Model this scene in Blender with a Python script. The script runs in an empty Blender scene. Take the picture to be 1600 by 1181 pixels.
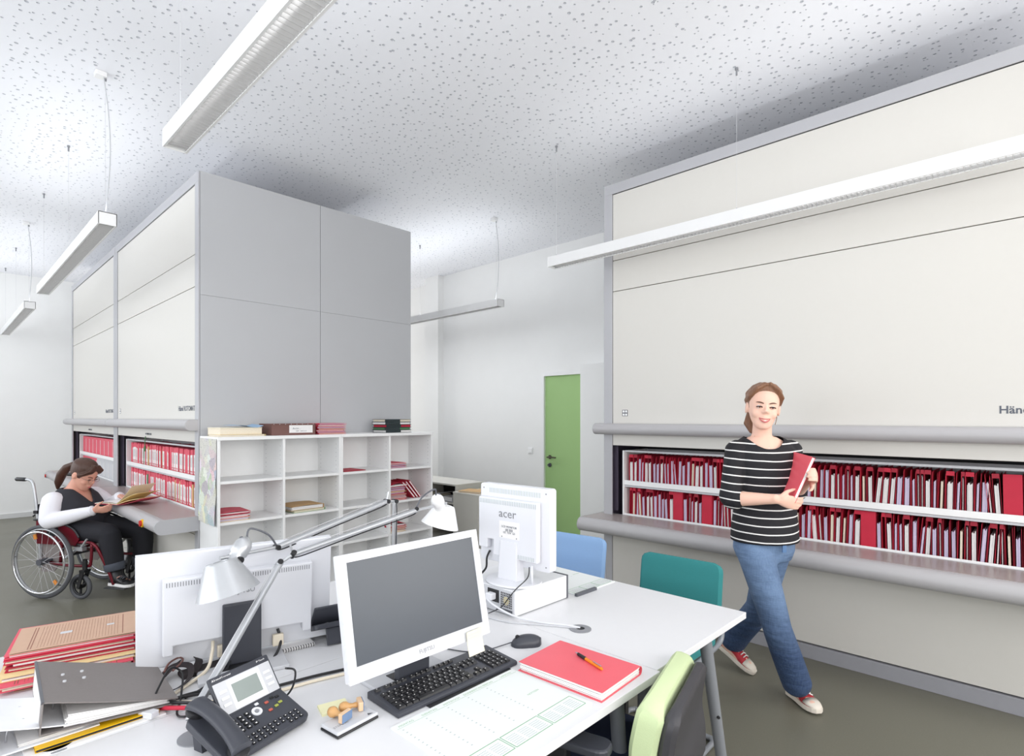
import bpy, bmesh, math, random
from mathutils import Vector, Matrix, Euler, Quaternion
random.seed(7)
S = bpy.context.scene
C = S.collection
PI = math.pi
# ---------------------------------------------------------------- camera
cam = bpy.data.cameras.new('camera'); cam_o = bpy.data.objects.new('camera', cam); C.objects.link(cam_o)
S.camera = cam_o
cam.sensor_width = 36.0; cam.lens = 36.0 * 873.7 / 1600.0
cam.shift_y = 61.5 / 1600.0; cam.clip_start = .05
cam_o.location = (0, 0, 1.5)
cam_o.rotation_euler = (PI / 2, 0, math.atan2(.692, .722) - PI / 2)
# ---------------------------------------------------------------- world, daylight, exposure
W = bpy.data.worlds.new('world'); S.world = W; W.use_nodes = True
W.node_tree.nodes['Background'].inputs[0].default_value = (.86, .93, 1.0, 1)
W.node_tree.nodes['Background'].inputs[1].default_value = 1.0
def area(name, loc, rot, sx, sy, power, col):
    l = bpy.data.lights.new(name, 'AREA'); l.shape = 'RECTANGLE'; l.size = sx; l.size_y = sy
    l.energy = power; l.color = col
    o = bpy.data.objects.new(name, l); C.objects.link(o); o.location = loc; o.rotation_euler = rot
    return o
# daylight entering through the row of windows on the left wall and through the one behind the camera
for k, wy in enumerate((-1.2, 1.5, 4.2, 6.9, 9.6)):
    area('window_daylight', (-2.13, wy, 1.95), (0, -PI / 2, 0), 2.1, 2.2, 56, (.93, .965, 1.0))
for k, wx in enumerate((.3, 3.6)):
    area('window_daylight', (wx, -2.43, 1.95), (PI / 2, 0, 0), 2.6, 2.1, 112, (1.0, .975, .94))
area('window_daylight', (4.45, 11.08, 1.95), (-PI / 2, 0, 0), 1.5, 2.1, 140, (1.0, .985, .95))  # fill light for the passage, at the added window in the back wall
S.view_settings.view_transform = 'Standard'; S.view_settings.look = 'None'
S.view_settings.gamma = 1.0; S.view_settings.use_curve_mapping = False
S.view_settings.exposure = -0.48

# ---------------------------------------------------------------- helpers
def lin(c):
    if isinstance(c, str):
        c = [int(c[i:i + 2], 16) / 255 for i in (0, 2, 4)]
    return tuple((x / 12.92 if x <= .04045 else ((x + .055) / 1.055) ** 2.4) for x in c) + (1,)
def mat(name, col, rough=.5, metal=0., noise=.04, nscale=30, bump=0., emit=0., spec=.5, trans=0.):
    m = bpy.data.materials.new(name); m.use_nodes = True; nt = m.node_tree; b = nt.nodes['Principled BSDF']
    c = lin(col)
    b.inputs['Base Color'].default_value = c; b.inputs['Roughness'].default_value = rough
    b.inputs['Metallic'].default_value = metal; b.inputs['Specular IOR Level'].default_value = spec
    if trans: b.inputs['Transmission Weight'].default_value = trans
    if noise or bump:
        tc = nt.nodes.new('ShaderNodeTexCoord'); n = nt.nodes.new('ShaderNodeTexNoise')
        n.inputs['Scale'].default_value = nscale; n.inputs['Detail'].default_value = 3
        nt.links.new(tc.outputs['Object'], n.inputs['Vector'])
        if noise:
            r = nt.nodes.new('ShaderNodeMix'); r.data_type = 'RGBA'
            r.inputs['A'].default_value = tuple(x * (1 - noise) for x in c[:3]) + (1,)
            r.inputs['B'].default_value = tuple(min(1, x * (1 + noise)) for x in c[:3]) + (1,)
            nt.links.new(n.outputs['Fac'], r.inputs['Factor']); nt.links.new(r.outputs['Result'], b.inputs['Base Color'])
        if bump:
            bp = nt.nodes.new('ShaderNodeBump'); bp.inputs['Strength'].default_value = bump; bp.inputs['Distance'].default_value = .004
            nt.links.new(n.outputs['Fac'], bp.inputs['Height']); nt.links.new(bp.outputs['Normal'], b.inputs['Normal'])
    if emit:
        b.inputs['Emission Color'].default_value = c; b.inputs['Emission Strength'].default_value = emit
    return m
def V(*a): return Vector(a)
class MB:
    """collects shapes, links them as ONE mesh object"""
    def __init__(s): s.v = []; s.f = []; s.mi = []; s.cur = 0
    def add(s, vs, fs):
        n = len(s.v); s.v += [tuple(v) for v in vs]
        for f in fs: s.f.append(tuple(i + n for i in f)); s.mi.append(s.cur)
        return s
    def box(s, x0, x1, y0, y1, z0, z1, M=None):
        vs = [Vector(p) for p in ((x0,y0,z0),(x1,y0,z0),(x1,y1,z0),(x0,y1,z0),(x0,y0,z1),(x1,y0,z1),(x1,y1,z1),(x0,y1,z1))]
        if M: vs = [M @ v for v in vs]
        return s.add(vs, [(3,2,1,0),(4,5,6,7),(0,1,5,4),(1,2,6,5),(2,3,7,6),(3,0,4,7)])
    def loft(s, rings, cap=True, closed=False):
        n = len(rings[0]); vs = [p for r in rings for p in r]; fs = []
        R = len(rings)
        for i in range(R if closed else R - 1):
            a = i * n; b = ((i + 1) % R) * n
            for j in range(n):
                k = (j + 1) % n
                fs.append((a + j, a + k, b + k, b + j))
        if cap and not closed:
            fs.append(tuple(range(n - 1, -1, -1))); fs.append(tuple(range((R - 1) * n, R * n)))
        return s.add(vs, fs)
    def cyl(s, p0, p1, r0, r1=None, n=14, cap=True):
        p0 = Vector(p0); p1 = Vector(p1); r1 = r0 if r1 is None else r1
        return s.tube([p0, p1], [r0, r1], n, cap)
    def tube(s, pts, r, n=8, cap=True, closed=False):
        pts = [Vector(p) for p in pts]; N = len(pts)
        rs = list(r) if isinstance(r, (list, tuple)) else [r] * N
        tn = []
        for i in range(N):
            a = pts[(i - 1) % N] if (closed or i > 0) else pts[i]; b = pts[(i + 1) % N] if (closed or i < N - 1) else pts[i]
            t = (b - a); tn.append(t.normalized() if t.length > 1e-9 else Vector((0,0,1)))
        u = tn[0].orthogonal().normalized(); rings = []
        for i in range(N):
            if i > 0:
                q = tn[i - 1].rotation_difference(tn[i]); u = q @ u
            u = (u - tn[i] * u.dot(tn[i])).normalized(); w = tn[i].cross(u)
            rings.append([pts[i] + (u * math.cos(2*PI*j/n) + w * math.sin(2*PI*j/n)) * rs[i] for j in range(n)])
        return s.loft(rings, cap, closed)
    def lathe(s, prof, n=24, M=None, cap=True):
        rings = [[Vector((r*math.cos(2*PI*j/n), r*math.sin(2*PI*j/n), z)) for j in range(n)] for r, z in prof]
        if M: rings = [[M @ p for p in r] for r in rings]
        return s.loft(rings, cap)
    def prism(s, poly, z0, z1, M=None):
        n = len(poly); vs = [Vector((x, y, z0)) for x, y in poly] + [Vector((x, y, z1)) for x, y in poly]
        if M: vs = [M @ v for v in vs]
        fs = [tuple(range(n - 1, -1, -1)), tuple(range(n, 2*n))] + [(i, (i+1) % n, n + (i+1) % n, n + i) for i in range(n)]
        return s.add(vs, fs)
    def ball(s, c, r, n=12, m=8, M=None):
        rx, ry, rz = r if isinstance(r, (list, tuple)) else (r, r, r)
        rings = []
        for i in range(m + 1):
            a = -PI/2 + PI*(i + .02*(i == 0) - .02*(i == m))/m
            rings.append([Vector((rx*math.cos(a)*math.cos(2*PI*j/n), ry*math.cos(a)*math.sin(2*PI*j/n), rz*math.sin(a))) for j in range(n)])
        if M: rings = [[M @ p for p in r_] for r_ in rings]
        return s.loft([[Vector(c) + p for p in r_] for r_ in rings])
    def mesh(s, name):
        me = bpy.data.meshes.new(name); me.from_pydata(s.v, [], s.f); me.update(); return me
    def build(s, name, m, parent=None, smooth=None, bevel=0, fix=True, loc=None, rot=None, seg=2):
        me = s.mesh(name)
        if fix:
            b = bmesh.new(); b.from_mesh(me); bmesh.ops.recalc_face_normals(b, faces=b.faces); b.to_mesh(me); b.free()
        for x in (m if isinstance(m, (list, tuple)) else [m]): me.materials.append(x)
        if isinstance(m, (list, tuple)): me.polygons.foreach_set('material_index', s.mi)
        if smooth is not None:
            me.polygons.foreach_set('use_smooth', [True]*len(me.polygons)); me.set_sharp_from_angle(angle=smooth)
        o = bpy.data.objects.new(name, me); C.objects.link(o)
        if parent: o.parent = parent
        if loc: o.location = loc
        if rot: o.rotation_euler = rot
        if bevel:
            bv = o.modifiers.new('bevel', 'BEVEL'); bv.width = bevel; bv.segments = seg; bv.limit_method = 'ANGLE'; bv.angle_limit = .7
        return o
def tag(o, label=None, cat=None, group=None, kind=None):
    if label: o['label'] = label
    if cat: o['category'] = cat
    if group: o['group'] = group
    if kind: o['kind'] = kind
    return o
def thing(name, label, cat, loc=(0,0,0), rz=0, group=None):
    o = bpy.data.objects.new(name, None); o.empty_display_size = .1; C.objects.link(o)
    o.location = loc; o.rotation_euler = (0, 0, rz)
    return tag(o, label, cat, group)
def dup(root, loc=None, rot=None, label=None, group=None, parent=None):
    r = root.copy(); C.objects.link(r); r.parent = parent
    if loc is not None: r.location = loc
    if rot is not None: r.rotation_euler = rot
    if label: r['label'] = label
    if group: r['group'] = group
    for ch in root.children: dup(ch, parent=r)
    return r
def part(name, me, parent, loc=(0,0,0), rot=(0,0,0), scale=None):
    o = bpy.data.objects.new(name, me); C.objects.link(o); o.parent = parent; o.location = loc; o.rotation_euler = rot
    if scale: o.scale = scale
    return o
def text(name, body, size, m, parent, loc, rot, depth=.0006, align='CENTER', bold=0., sx=1.):
    cu = bpy.data.curves.new(name, 'FONT'); cu.body = body; cu.size = size; cu.align_x = align; cu.align_y = 'CENTER'
    cu.extrude = depth; cu.offset = bold; cu.resolution_u = 2
    t = bpy.data.objects.new(name, cu); C.objects.link(t)
    dg = bpy.context.evaluated_depsgraph_get(); dg.update()
    me = bpy.data.meshes.new_from_object(t.evaluated_get(dg)); bpy.data.objects.remove(t); bpy.data.curves.remove(cu)
    me.materials.clear(); me.materials.append(m); me.name = name
    o = bpy.data.objects.new(name, me); C.objects.link(o); o.parent = parent; o.location = loc; o.rotation_euler = rot; o.scale = (sx, 1, 1)
    return o
def bez(pts, n=8):
    """smooth path through the points"""
    pts = [Vector(p) for p in pts]; out = []
    for i in range(len(pts) - 1):
        p0 = pts[max(i-1, 0)]; p1 = pts[i]; p2 = pts[i+1]; p3 = pts[min(i+2, len(pts)-1)]
        for k in range(n):
            t = k / n
            out.append(.5*((2*p1) + (p2-p0)*t + (2*p0-5*p1+4*p2-p3)*t*t + (3*p1-p0-3*p2+p3)*t**3))
    out.append(pts[-1]); return out
def rrect(w, h, r, n=5, cx=0, cy=0):
    out = []
    for sx, sy, a0 in ((1,1,0),(-1,1,PI/2),(-1,-1,PI),(1,-1,3*PI/2)):
        for k in range(n + 1):
            a = a0 + PI/2*k/n
            out.append((cx + sx*(w/2 - r) + r*math.cos(a), cy + sy*(h/2 - r) + r*math.sin(a)))
    return out
def basis(o, x, z):
    """matrix with origin o, local x axis along x, local z close to z"""
    x = Vector(x).normalized(); z = Vector(z); y = z.cross(x).normalized(); z = x.cross(y)
    return Matrix(((x.x,y.x,z.x,o[0]),(x.y,y.y,z.y,o[1]),(x.z,y.z,z.z,o[2]),(0,0,0,1)))

# ---------------------------------------------------------------- materials
M = {}
M['wall'] = mat('wall_paint', 'F5F5F4', .8, noise=.015, nscale=6)
M['white'] = mat('white_laminate', 'F5F5F5', .45, noise=.01)
M['desk'] = mat('white_desk_laminate', 'E1E1E3', .4, noise=.01)
M['deskedge'] = mat('desk_edge', 'DDDDDA', .5)
M['cream'] = mat('cream_panel', 'D4D1CB', .38, noise=.01)
M['pgrey'] = mat('grey_sheet_metal', 'B4B4B8', .42, noise=.015)
M['endgrey'] = mat('grey_end_panel', 'BABBBE', .5, noise=.015, nscale=4)
M['roll'] = mat('grey_roller', 'B3B1B3', .38, noise=.01)
M['ctop'] = mat('counter_linoleum', 'A59B99', .3, noise=.05, nscale=60)
M['plinth'] = mat('plinth_metal', '9A9AA0', .45)
M['dark'] = mat('dark_gap', '17161A', .6)
M['purple'] = mat('dark_violet_shaft', '4A4352', .6)
M['black'] = mat('black_plastic', '1B1B1E', .4)
M['anth'] = mat('anthracite_plastic', '3A3C44', .38, noise=.03)
M['dgrey'] = mat('dark_grey_plastic', '55575E', .4)
M['mgrey'] = mat('mid_grey', '8A8B90', .45)
M['lgrey'] = mat('light_grey', 'C9CACE', .45)
M['alu'] = mat('brushed_aluminium', 'BFC1C4', .34, .6, noise=.03, nscale=80)
M['chrome'] = mat('chrome', 'DDDDE0', .12, 1., noise=0)
M['steel'] = mat('steel_wire', 'CFCFD2', .4, .3)
M['red'] = mat('red_card', 'C41F3C', .6, noise=.12, nscale=12)
M['pink'] = mat('pink_red_card', 'E2566A', .6, noise=.06, nscale=12)
M['dred'] = mat('dark_red_card', 'A51A33', .6, noise=.1, nscale=12)
M['paper'] = mat('paper', 'EFEDEC', .8, noise=.04, nscale=90)
M['lilac'] = mat('lilac_paper', 'D9CFE6', .8, noise=.05, nscale=90)
M['cpaper'] = mat('cream_paper', 'EADFCB', .8, noise=.06, nscale=90)
M['yellow'] = mat('pale_yellow_card', 'F0D9A0', .7)
M['yel'] = mat('bright_yellow_card', 'F2BE10', .5)
M['tan'] = mat('tan_card', 'C9A68E', .7, noise=.05)
M['manila'] = mat('manila_card', 'D0A978', .7, noise=.06)
M['brown'] = mat('brown_card', '74504A', .6, noise=.06)
M['navygreen'] = mat('dark_green_cloth', '1F2B2E', .6, noise=.06)
M['green'] = mat('green_card', '4C7A50', .6)
M['text'] = mat('grey_print', '5E626C', .6)
M['tgreen'] = mat('green_print', '9FBF9F', .7)
M['tgrey'] = mat('pale_print', 'B4BEBE', .7)
M['bulb'] = mat('lamp_tube', 'FFFFFF', .5, noise=0, emit=2.5)
M['door'] = mat('green_door_paint', 'A6CA88', .45, noise=.02, nscale=5)

def ceiling_material():
    m = bpy.data.materials.new('perforated_ceiling'); m.use_nodes = True; nt = m.node_tree; N = nt.nodes; L = nt.links
    b = N['Principled BSDF']; b.inputs['Roughness'].default_value = .85
    tc = N.new('ShaderNodeTexCoord'); vo = N.new('ShaderNodeTexVoronoi'); vo.voronoi_dimensions = '2D'
    vo.inputs["Scale"].default_value = 17; vo.inputs['Randomness'].default_value = .95
    L.new(tc.outputs['Object'], vo.inputs['Vector'])
    sp = N.new('ShaderNodeSeparateColor'); L.new(vo.outputs['Color'], sp.inputs['Color'])
    mr = N.new('ShaderNodeMapRange'); mr.inputs['To Min'].default_value = .03; mr.inputs["To Max"].default_value = .15
    L.new(sp.outputs['Red'], mr.inputs['Value'])
    su = N.new('ShaderNodeMath'); su.operation = 'SUBTRACT'; L.new(vo.outputs['Distance'], su.inputs[0]); L.new(mr.outputs['Result'], su.inputs[1])
    st = N.new('ShaderNodeMapRange'); st.inputs['From Min'].default_value = -.03; st.inputs['From Max'].default_value = .02
    L.new(su.outputs[0], st.inputs['Value'])
    mx = N.new('ShaderNodeMix'); mx.data_type = 'RGBA'; mx.inputs['A'].default_value = lin('C4C6CF'); mx.inputs['B'].default_value = lin('F4F5FA')
    L.new(st.outputs['Result'], mx.inputs['Factor']); L.new(mx.outputs['Result'], b.inputs['Base Color'])
    bp = N.new('ShaderNodeBump'); bp.inputs['Distance'].default_value = .01; bp.inputs['Strength'].default_value = .8
    L.new(st.outputs['Result'], bp.inputs['Height']); L.new(bp.outputs['Normal'], b.inputs['Normal'])
    return m
def floor_material():
    m = mat('olive_grey_linoleum', '7C7A6C', .36, noise=0); nt = m.node_tree; N = nt.nodes; L = nt.links; b = N['Principled BSDF']
    tc = N.new('ShaderNodeTexCoord'); n1 = N.new('ShaderNodeTexNoise'); n1.inputs['Scale'].default_value = 1.3; n1.inputs['Detail'].default_value = 6
    n2 = N.new('ShaderNodeTexNoise'); n2.inputs['Scale'].default_value = 160
    L.new(tc.outputs['Object'], n1.inputs['Vector']); L.new(tc.outputs['Object'], n2.inputs['Vector'])
    ad = N.new('ShaderNodeMath'); ad.operation = 'ADD'; L.new(n1.outputs['Fac'], ad.inputs[0]); L.new(n2.outputs['Fac'], ad.inputs[1])
    mr = N.new('ShaderNodeMapRange'); mr.inputs['From Min'].default_value = .5; mr.inputs['From Max'].default_value = 1.5
    L.new(ad.outputs[0], mr.inputs['Value'])
    mx = N.new('ShaderNodeMix'); mx.data_type = 'RGBA'; mx.inputs['A'].default_value = lin('69675B'); mx.inputs['B'].default_value = lin('757366')
    L.new(mr.outputs['Result'], mx.inputs['Factor']); L.new(mx.outputs['Result'], b.inputs['Base Color'])
    r2 = N.new('ShaderNodeMapRange'); r2.inputs['To Min'].default_value = .28; r2.inputs['To Max'].default_value = .5
    L.new(n1.outputs['Fac'], r2.inputs['Value']); L.new(r2.outputs['Result'], b.inputs['Roughness'])
    return m
M['ceil'] = ceiling_material(); M['floor'] = floor_material()
# ================================================================ the room
X0, X1, Y0, Y1, ZC = -2.2, 5.4, -2.5, 11.15, 3.64
def struct(name, b, m, **k): return tag(b.build(name, m, **k), kind='structure')
struct('floor', MB().box(X0 - .2, X1 + .6, Y0 - .2, Y1 + .2, -.1, 0), M['floor'])
struct('ceiling', MB().box(X0 - .2, X1 + .6, Y0 - .2, Y1 + .2, ZC, ZC + .1), M['ceil'])
b = MB(); b.box(X0 - .2, 3.7, Y1, Y1 + .2, 0, ZC); b.box(5.2, X1 + .6, Y1, Y1 + .2, 0, ZC); b.box(3.7, 5.2, Y1, Y1 + .2, 0, .9); b.box(3.7, 5.2, Y1, Y1 + .2, 3.0, ZC)
struct('wall_back', b, M['wall'])
# right wall with the doorway opening; set back beyond the pier
DY0, DY1, DH = 3.70, 4.62, 2.03
b = MB(); b.box(X1, X1 + .2, Y0, DY0, 0, ZC); b.box(X1, X1 + .2, DY1, 6.94, 0, ZC); b.box(X1, X1 + .2, DY0, DY1, DH, ZC)
b.box(X1 + .18, X1 + .38, 6.94, Y1, 0, ZC)
struct('wall_right', b, M['wall'])
struct('trim_1', MB().box(X1 - .10, X1, 6.62, 6.94, 0, ZC), M['wall'])             # pier
wins = [(wy - 1.1, wy + 1.1) for wy in (-1.2, 1.5, 4.2, 6.9, 9.6)]
b = MB(); b.box(X0 - .2, X0, Y0, Y1, 0, .9); b.box(X0 - .2, X0, Y0, Y1, 3.0, ZC)
ys = [Y0] + [q for w in wins for q in w] + [Y1]
for i in range(0, len(ys), 2): b.box(X0 - .2, X0, ys[i], ys[i+1], .9, 3.0)
struct('wall_left', b, M['wall'])
winx = [(wx - 1.3, wx + 1.3) for wx in (.3, 3.6)]
b = MB(); b.box(X0 - .2, X1 + .2, Y0 - .2, Y0, 0, .9); b.box(X0 - .2, X1 + .2, Y0 - .2, Y0, 3.0, ZC)
xs = [X0 - .2] + [q for w in winx for q in w] + [X1 + .2]
for i in range(0, len(xs), 2): b.box(xs[i], xs[i+1], Y0 - .2, Y0, .9, 3.0)
struct('wall_front', b, M['wall'])
def window(n, p0, p1, axis):
    m = MB()
    L = p1 - p0
    def bx(a0, a1, z0, z1):
        if axis == 'y': m.box(X0 - .15, X0 - .09, p0 + a0, p0 + a1, z0, z1)
        else: m.box(p0 + a0, p0 + a1, Y0 - .15, Y0 - .09, z0, z1)
    bx(0, .06, .9, 3.0); bx(L - .06, L, .9, 3.0); bx(L/2 - .04, L/2 + .04, .96, 2.94); bx(.06, L - .06, .9, .96); bx(.06, L - .06, 2.94, 3.0)
    o = struct('window_%d' % n, m, M['white'])
    s = MB()
    if axis == 'y': s.box(X0 - .09, X0 + .04, p0 - .04, p1 + .04, .87, .9)
    else: s.box(p0 - .04, p1 + .04, Y0 - .09, Y0 + .04, .87, .9)
    s.build('window_sill', M['white'], o)
for i, (a, c) in enumerate(wins): window(i + 1, a, c, 'y')
for i, (a, c) in enumerate(winx): window(i + 6, a, c, 'x')
b = MB(); b.box(3.7, 3.76, Y1 + .09, Y1 + .15, .9, 3.0); b.box(5.14, 5.2, Y1 + .09, Y1 + .15, .9, 3.0); b.box(4.41, 4.49, Y1 + .09, Y1 + .15, .96, 2.94); b.box(3.76, 5.14, Y1 + .09, Y1 + .15, .9, .96); b.box(3.76, 5.14, Y1 + .09, Y1 + .15, 2.94, 3.0)
struct('window_8', b, M['white'])  # window out of view behind the carousels, added to brighten the passage
bb = mat('baseboard_paint', 'DADADA', .6)
struct('baseboard_back', MB().box(X0, X1, Y1 - .015, Y1, 0, .07), bb)
b = MB(); b.box(X1 - .015, X1, Y0, DY0 - .06, 0, .07); b.box(X1 - .015, X1, DY1 + .06, 6.62, 0, .07)
struct('baseboard_right', b, bb)
# green door: leaf, frame, handle
d = MB().box(X1 + .02, X1 + .06, DY0 + .01, DY1 - .01, .01, DH - .01).build('door_1', M['door'], bevel=.002); tag(d, kind='structure')
f = MB(); f.box(X1 - .012, X1 + .1, DY1 - .012, DY1 + .035, 0, DH - .01); f.box(X1 - .012, X1 + .1, DY0 - .035, DY0 + .012, 0, DH - .01); f.box(X1 - .012, X1 + .1, DY0 - .035, DY1 + .035, DH - .01, DH + .035)
f.build('door_frame', M['white'], d)
h = MB(); hy = DY1 - .09
h.cyl((X1 + .02, hy, 1.0), (X1 - .035, hy, 1.0), .011); h.tube(bez([(X1 - .035, hy + .005, 1.0), (X1 - .038, hy - .05, 1.003), (X1 - .03, hy - .13, 1.0)]), .009, 8); h.cyl((X1 + .02, hy, 1.0), (X1 + .012, hy, 1.0), .026)
h.build('door_handle', mat('bronze_handle', '6A655A', .35, .8), d, smooth=.6)
k = MB(); k.cyl((X1 + .02, hy, .90), (X1 + .008, hy, .90), .026); k.cyl((X1 + .008, hy, .90), (X1 - .02, hy, .90), .012)
k.build('door_lock', M['dgrey'], d, smooth=.6)
# tall white boxed-in panel beside the door, in front of the hinge side
b = MB(); b.box(X1 - .12, X1, 3.05, 3.955, 0, 2.12)
struct('trim_2', b, M['wall'], bevel=.003)
sw = MB().box(X1 - .012, X1, 4.80, 4.88, 1.03, 1.11).build('light_switch', M['white'], bevel=.004)
tag(sw, 'square white light switch on the wall beside the green door', 'light switch')
MB().box(X1 - .017, X1 - .012, 4.812, 4.868, 1.042, 1.098).build('rocker', M['white'], sw, bevel=.002)

# ================================================================ file carousels
def counter_profile(dep, zt, th):
    """rounded front edge in local (y, z); front is -y"""
    r = th/2; pts = [(.06, zt), (-dep + r, zt)]
    for k in range(1, 10): a = PI/2 + PI*k/10; pts.append((-dep + r + r*math.cos(a), zt - r + r*math.sin(a)))
    pts += [(-dep + r, zt - th), (.06, zt - th)]
    return pts
def extr(b, prof, x0, x1):
    n = len(prof)
    b.loft([[Vector((x0, y, z)) for y, z in prof], [Vector((x1, y, z)) for y, z in prof]])
    return b
def carousel(label, L, H, dep, loc, rz, group, zc=.72, open_=True, logo=True, over=(.05, .05), handle=None, button=None):
    t = thing('file_carousel', label, 'storage carousel', loc, rz, group)
    zr0 = zc + .645; zr1 = zc + .732; zo = zc + .557            # roller, opening top
    fr = .08
    # housing: end panels, rear, top
    cuts = [0, dep] if dep < 1.5 else [0, dep/2, dep]
    for xa, xb in ((0, .03), (L - .03, L)):
        for ya, yb in zip(cuts[:-1], cuts[1:]):
            for za, zb in ((0, 2.43), (2.4308, H)): MB().box(xa, xb, ya + .0015, yb - .0015, za, zb).build('end_panel', M['endgrey'], t, bevel=.002)
    for xa in (.03, L - .032): MB().box(xa, xa + .002, .01, dep - .01, .01, H - .01).build('joint_backing', M['dark'], t)
    MB().box(.033, L - .033, dep - .02, dep, .02, H - .02).build('rear_panel', M['endgrey'], t)
    MB().box(.033, L - .033, 0, dep - .02, H - .02, H).build('top_panel', M['endgrey'], t)
    # front frame
    for x in (0, L - fr): MB().box(x + .001, x + fr - .001, -.012, .0, .088, H - fr).build('frame_post', M['pgrey'], t, bevel=.002)
    MB().box(.001, L - .001, -.012, 0, H - fr, H - .001).build('frame_header', M['pgrey'], t, bevel=.002)
    # upper front panels, separated by joints
    zz = [zr1 - .06, 2.5055, 2.7525, H - fr - .003]
    for i in range(3):
        MB().box(fr + .002, L - fr - .002, -.004, .02, zz[i] + .0025, zz[i+1] - .0025).build('front_panel', M['cream'], t, bevel=.0015)
    MB().box(fr, L - fr, .021, .024, zr1 - .06, H - fr).build('joint_backing', M['dark'], t)
    # roller hood
    cy = -.04; r = (zr1 - zr0)/2; zm = (zr0 + zr1)/2
    prof = [(-.004, zr1 + .0)] + [(cy - .02 - r*math.sin(PI*k/10)*1.0, zm + r*math.cos(PI*k/10)) for k in range(11)] + [(-.004, zr0)]
    extr(MB(), prof, -over[0], L + over[1]).build('roller_hood', M['roll'], t, smooth=.7, bevel=.003)
    # sliding door edge below the hood
    MB().box(fr, L - fr, -.002, .02, zo, zr0 + .01).build('sliding_door', M['cream'], t, bevel=.002)
    for px_ in ([.42] if open_ else []):
        q = MB(); q.box(fr + px_*L, fr + px_*L + .07, -.012, -.002, zo + .03, zo + .045); q.box(fr + px_*L + .085, fr + px_*L + .17, -.006, -.002, zo + .028, zo + .046); q.build('door_latch', M['dgrey'], t, bevel=.002)
    # counter
    extr(MB(), counter_profile(.30, zc, .105), -over[0], L + over[1]).build('counter', M['roll'], t, smooth=.6)
    MB().box(-over[0] + .004, L + over[1] - .004, -.235, .03, zc - .001, zc + .002).build('counter_top', M['ctop'], t)
    for x in (-over[0] - .004, L + over[1]):
        extr(MB(), [(y*1.0 - .0, z) for y, z in counter_profile(.302, zc + .002, .109)], x, x + .004).build('counter_end_cap', M['pgrey'], t, smooth=.6)
    # lower front
    MB().box(fr, L - fr, -.004, .02, .095, zc - .155).build('lower_panel', M['cream'], t, bevel=.002)
    MB().box(fr, L - fr, -.004, .02, zc - .150, zc - .10).build('lower_strip', M['cream'], t, bevel=.002)
    MB().box(fr, L - fr, .02, .022, .08, zc - .1).build('joint_backing', M['dark'], t)
    MB().box(0, L, -.012, .02, 0, .086).build('plinth', M['plinth'], t, bevel=.002)
    # writing and marks
    if logo:
        text('lettering', 'H\u00e4nel ROTOMAT', .055, M['text'], t, (L - .305, -.0045, zr1 + .085), (PI/2, 0, 0), bold=.0012)
        q = MB(); x = fr + .09; z = zr1 + .082
        q.box(x, x + .05, -.0052, -.004, z - .025, z + .025); q.build('emblem_plate', M['dgrey'], t)
        q = MB()
        for ax, az in ((.005, .004), (.028, .004), (.005, -.021), (.028, -.021)): q.box(x + ax, x + ax + .017, -.006, -.0052, z + az, z + az + .017)
        q.build('emblem_field', M['white'], t)
    if open_:
        MB().box(.035, L - .035, .46, .47, .15, zo + .1).build('shaft_lining', M['dark'], t)
        for x in (.032, L - .040): MB().box(x, x + .008, .03, .46, .12, zo + .1).build('shaft_side', M['purple'], t)
        MB().box(.04, L - .04, .03, .46, .112, .12).build('shaft_floor', M['dark'], t)
        q = MB(); q.box(fr - .03, fr + .02, .04, .05, zc + .03, zo + .02); q.build('guide_rail', M['purple'], t)
        q = MB(); q.box(.04, L - .04, .022, .032, zo - .004, zo + .012); q.build('door_seal', M['dark'], t)
        # two carriers with end plates, tray and lip
        for z0, hh in ((zc + .245, .27), (zc - .02, .255)):
            MB().box(fr + .065, L - fr - .02, .075, .43, z0, z0 + .012).build('carrier_tray', M['white'], t)
            MB().box(fr + .065, L - fr - .02, .068, .076, z0 - .006, z0 + .032).build('carrier_lip', M['white'], t, bevel=.002)
            MB().box(fr + .065, L - fr - .02, .40, .41, z0 + .012, z0 + hh).build('carrier_back', M['lgrey'], t)
            MB().box(fr + .065, L - fr - .02, .075, .085, z0 + hh - .012, z0 + hh + .002).build('carrier_rail', M['lgrey'], t)
            for x in (fr + .05, L - fr - .02): MB().box(x, x + .015, .06, .43, z0 - .01, z0 + hh).build('carrier_end', M['white'], t, bevel=.002)
    if button:
        q = MB(); q.cyl((button, -.30, zc - .055), (button, -.318, zc - .055), .022, n=20); q.build('stop_button', mat('red_button', 'C8281E', .35), t, smooth=.6)
        q = MB(); q.cyl((button, -.29, zc - .055), (button, -.305, zc - .055), .03, n=20); q.build('button_collar', M['yel'] if button > 1 else M['pgrey'], t, smooth=.6)
    return t
LL = 2.71
RZ = -PI/2
right_c = carousel('cream file carousel with hood and counter behind the walking woman', 2.93, 3.367, 1.3, (3.8, 2.60, 0), RZ, None, over=(.05, .02), button=.0)
near_c = carousel('cream file carousel the seated woman reads at, nearest the bookcases', LL, 3.367, 1.94, (1.42, 4.63 + LL, 0), RZ, 'left row of carousels', zc=.752, over=(-.003, -.003), button=2.38)
far_c = carousel('farther cream file carousel of the left row, beside the end wall', LL - .02, 3.367, 1.94, (1.42, 4.64 + 2*LL - .02, 0), RZ, 'left row of carousels', zc=.752, over=(.05, -.006), button=.1)
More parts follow.
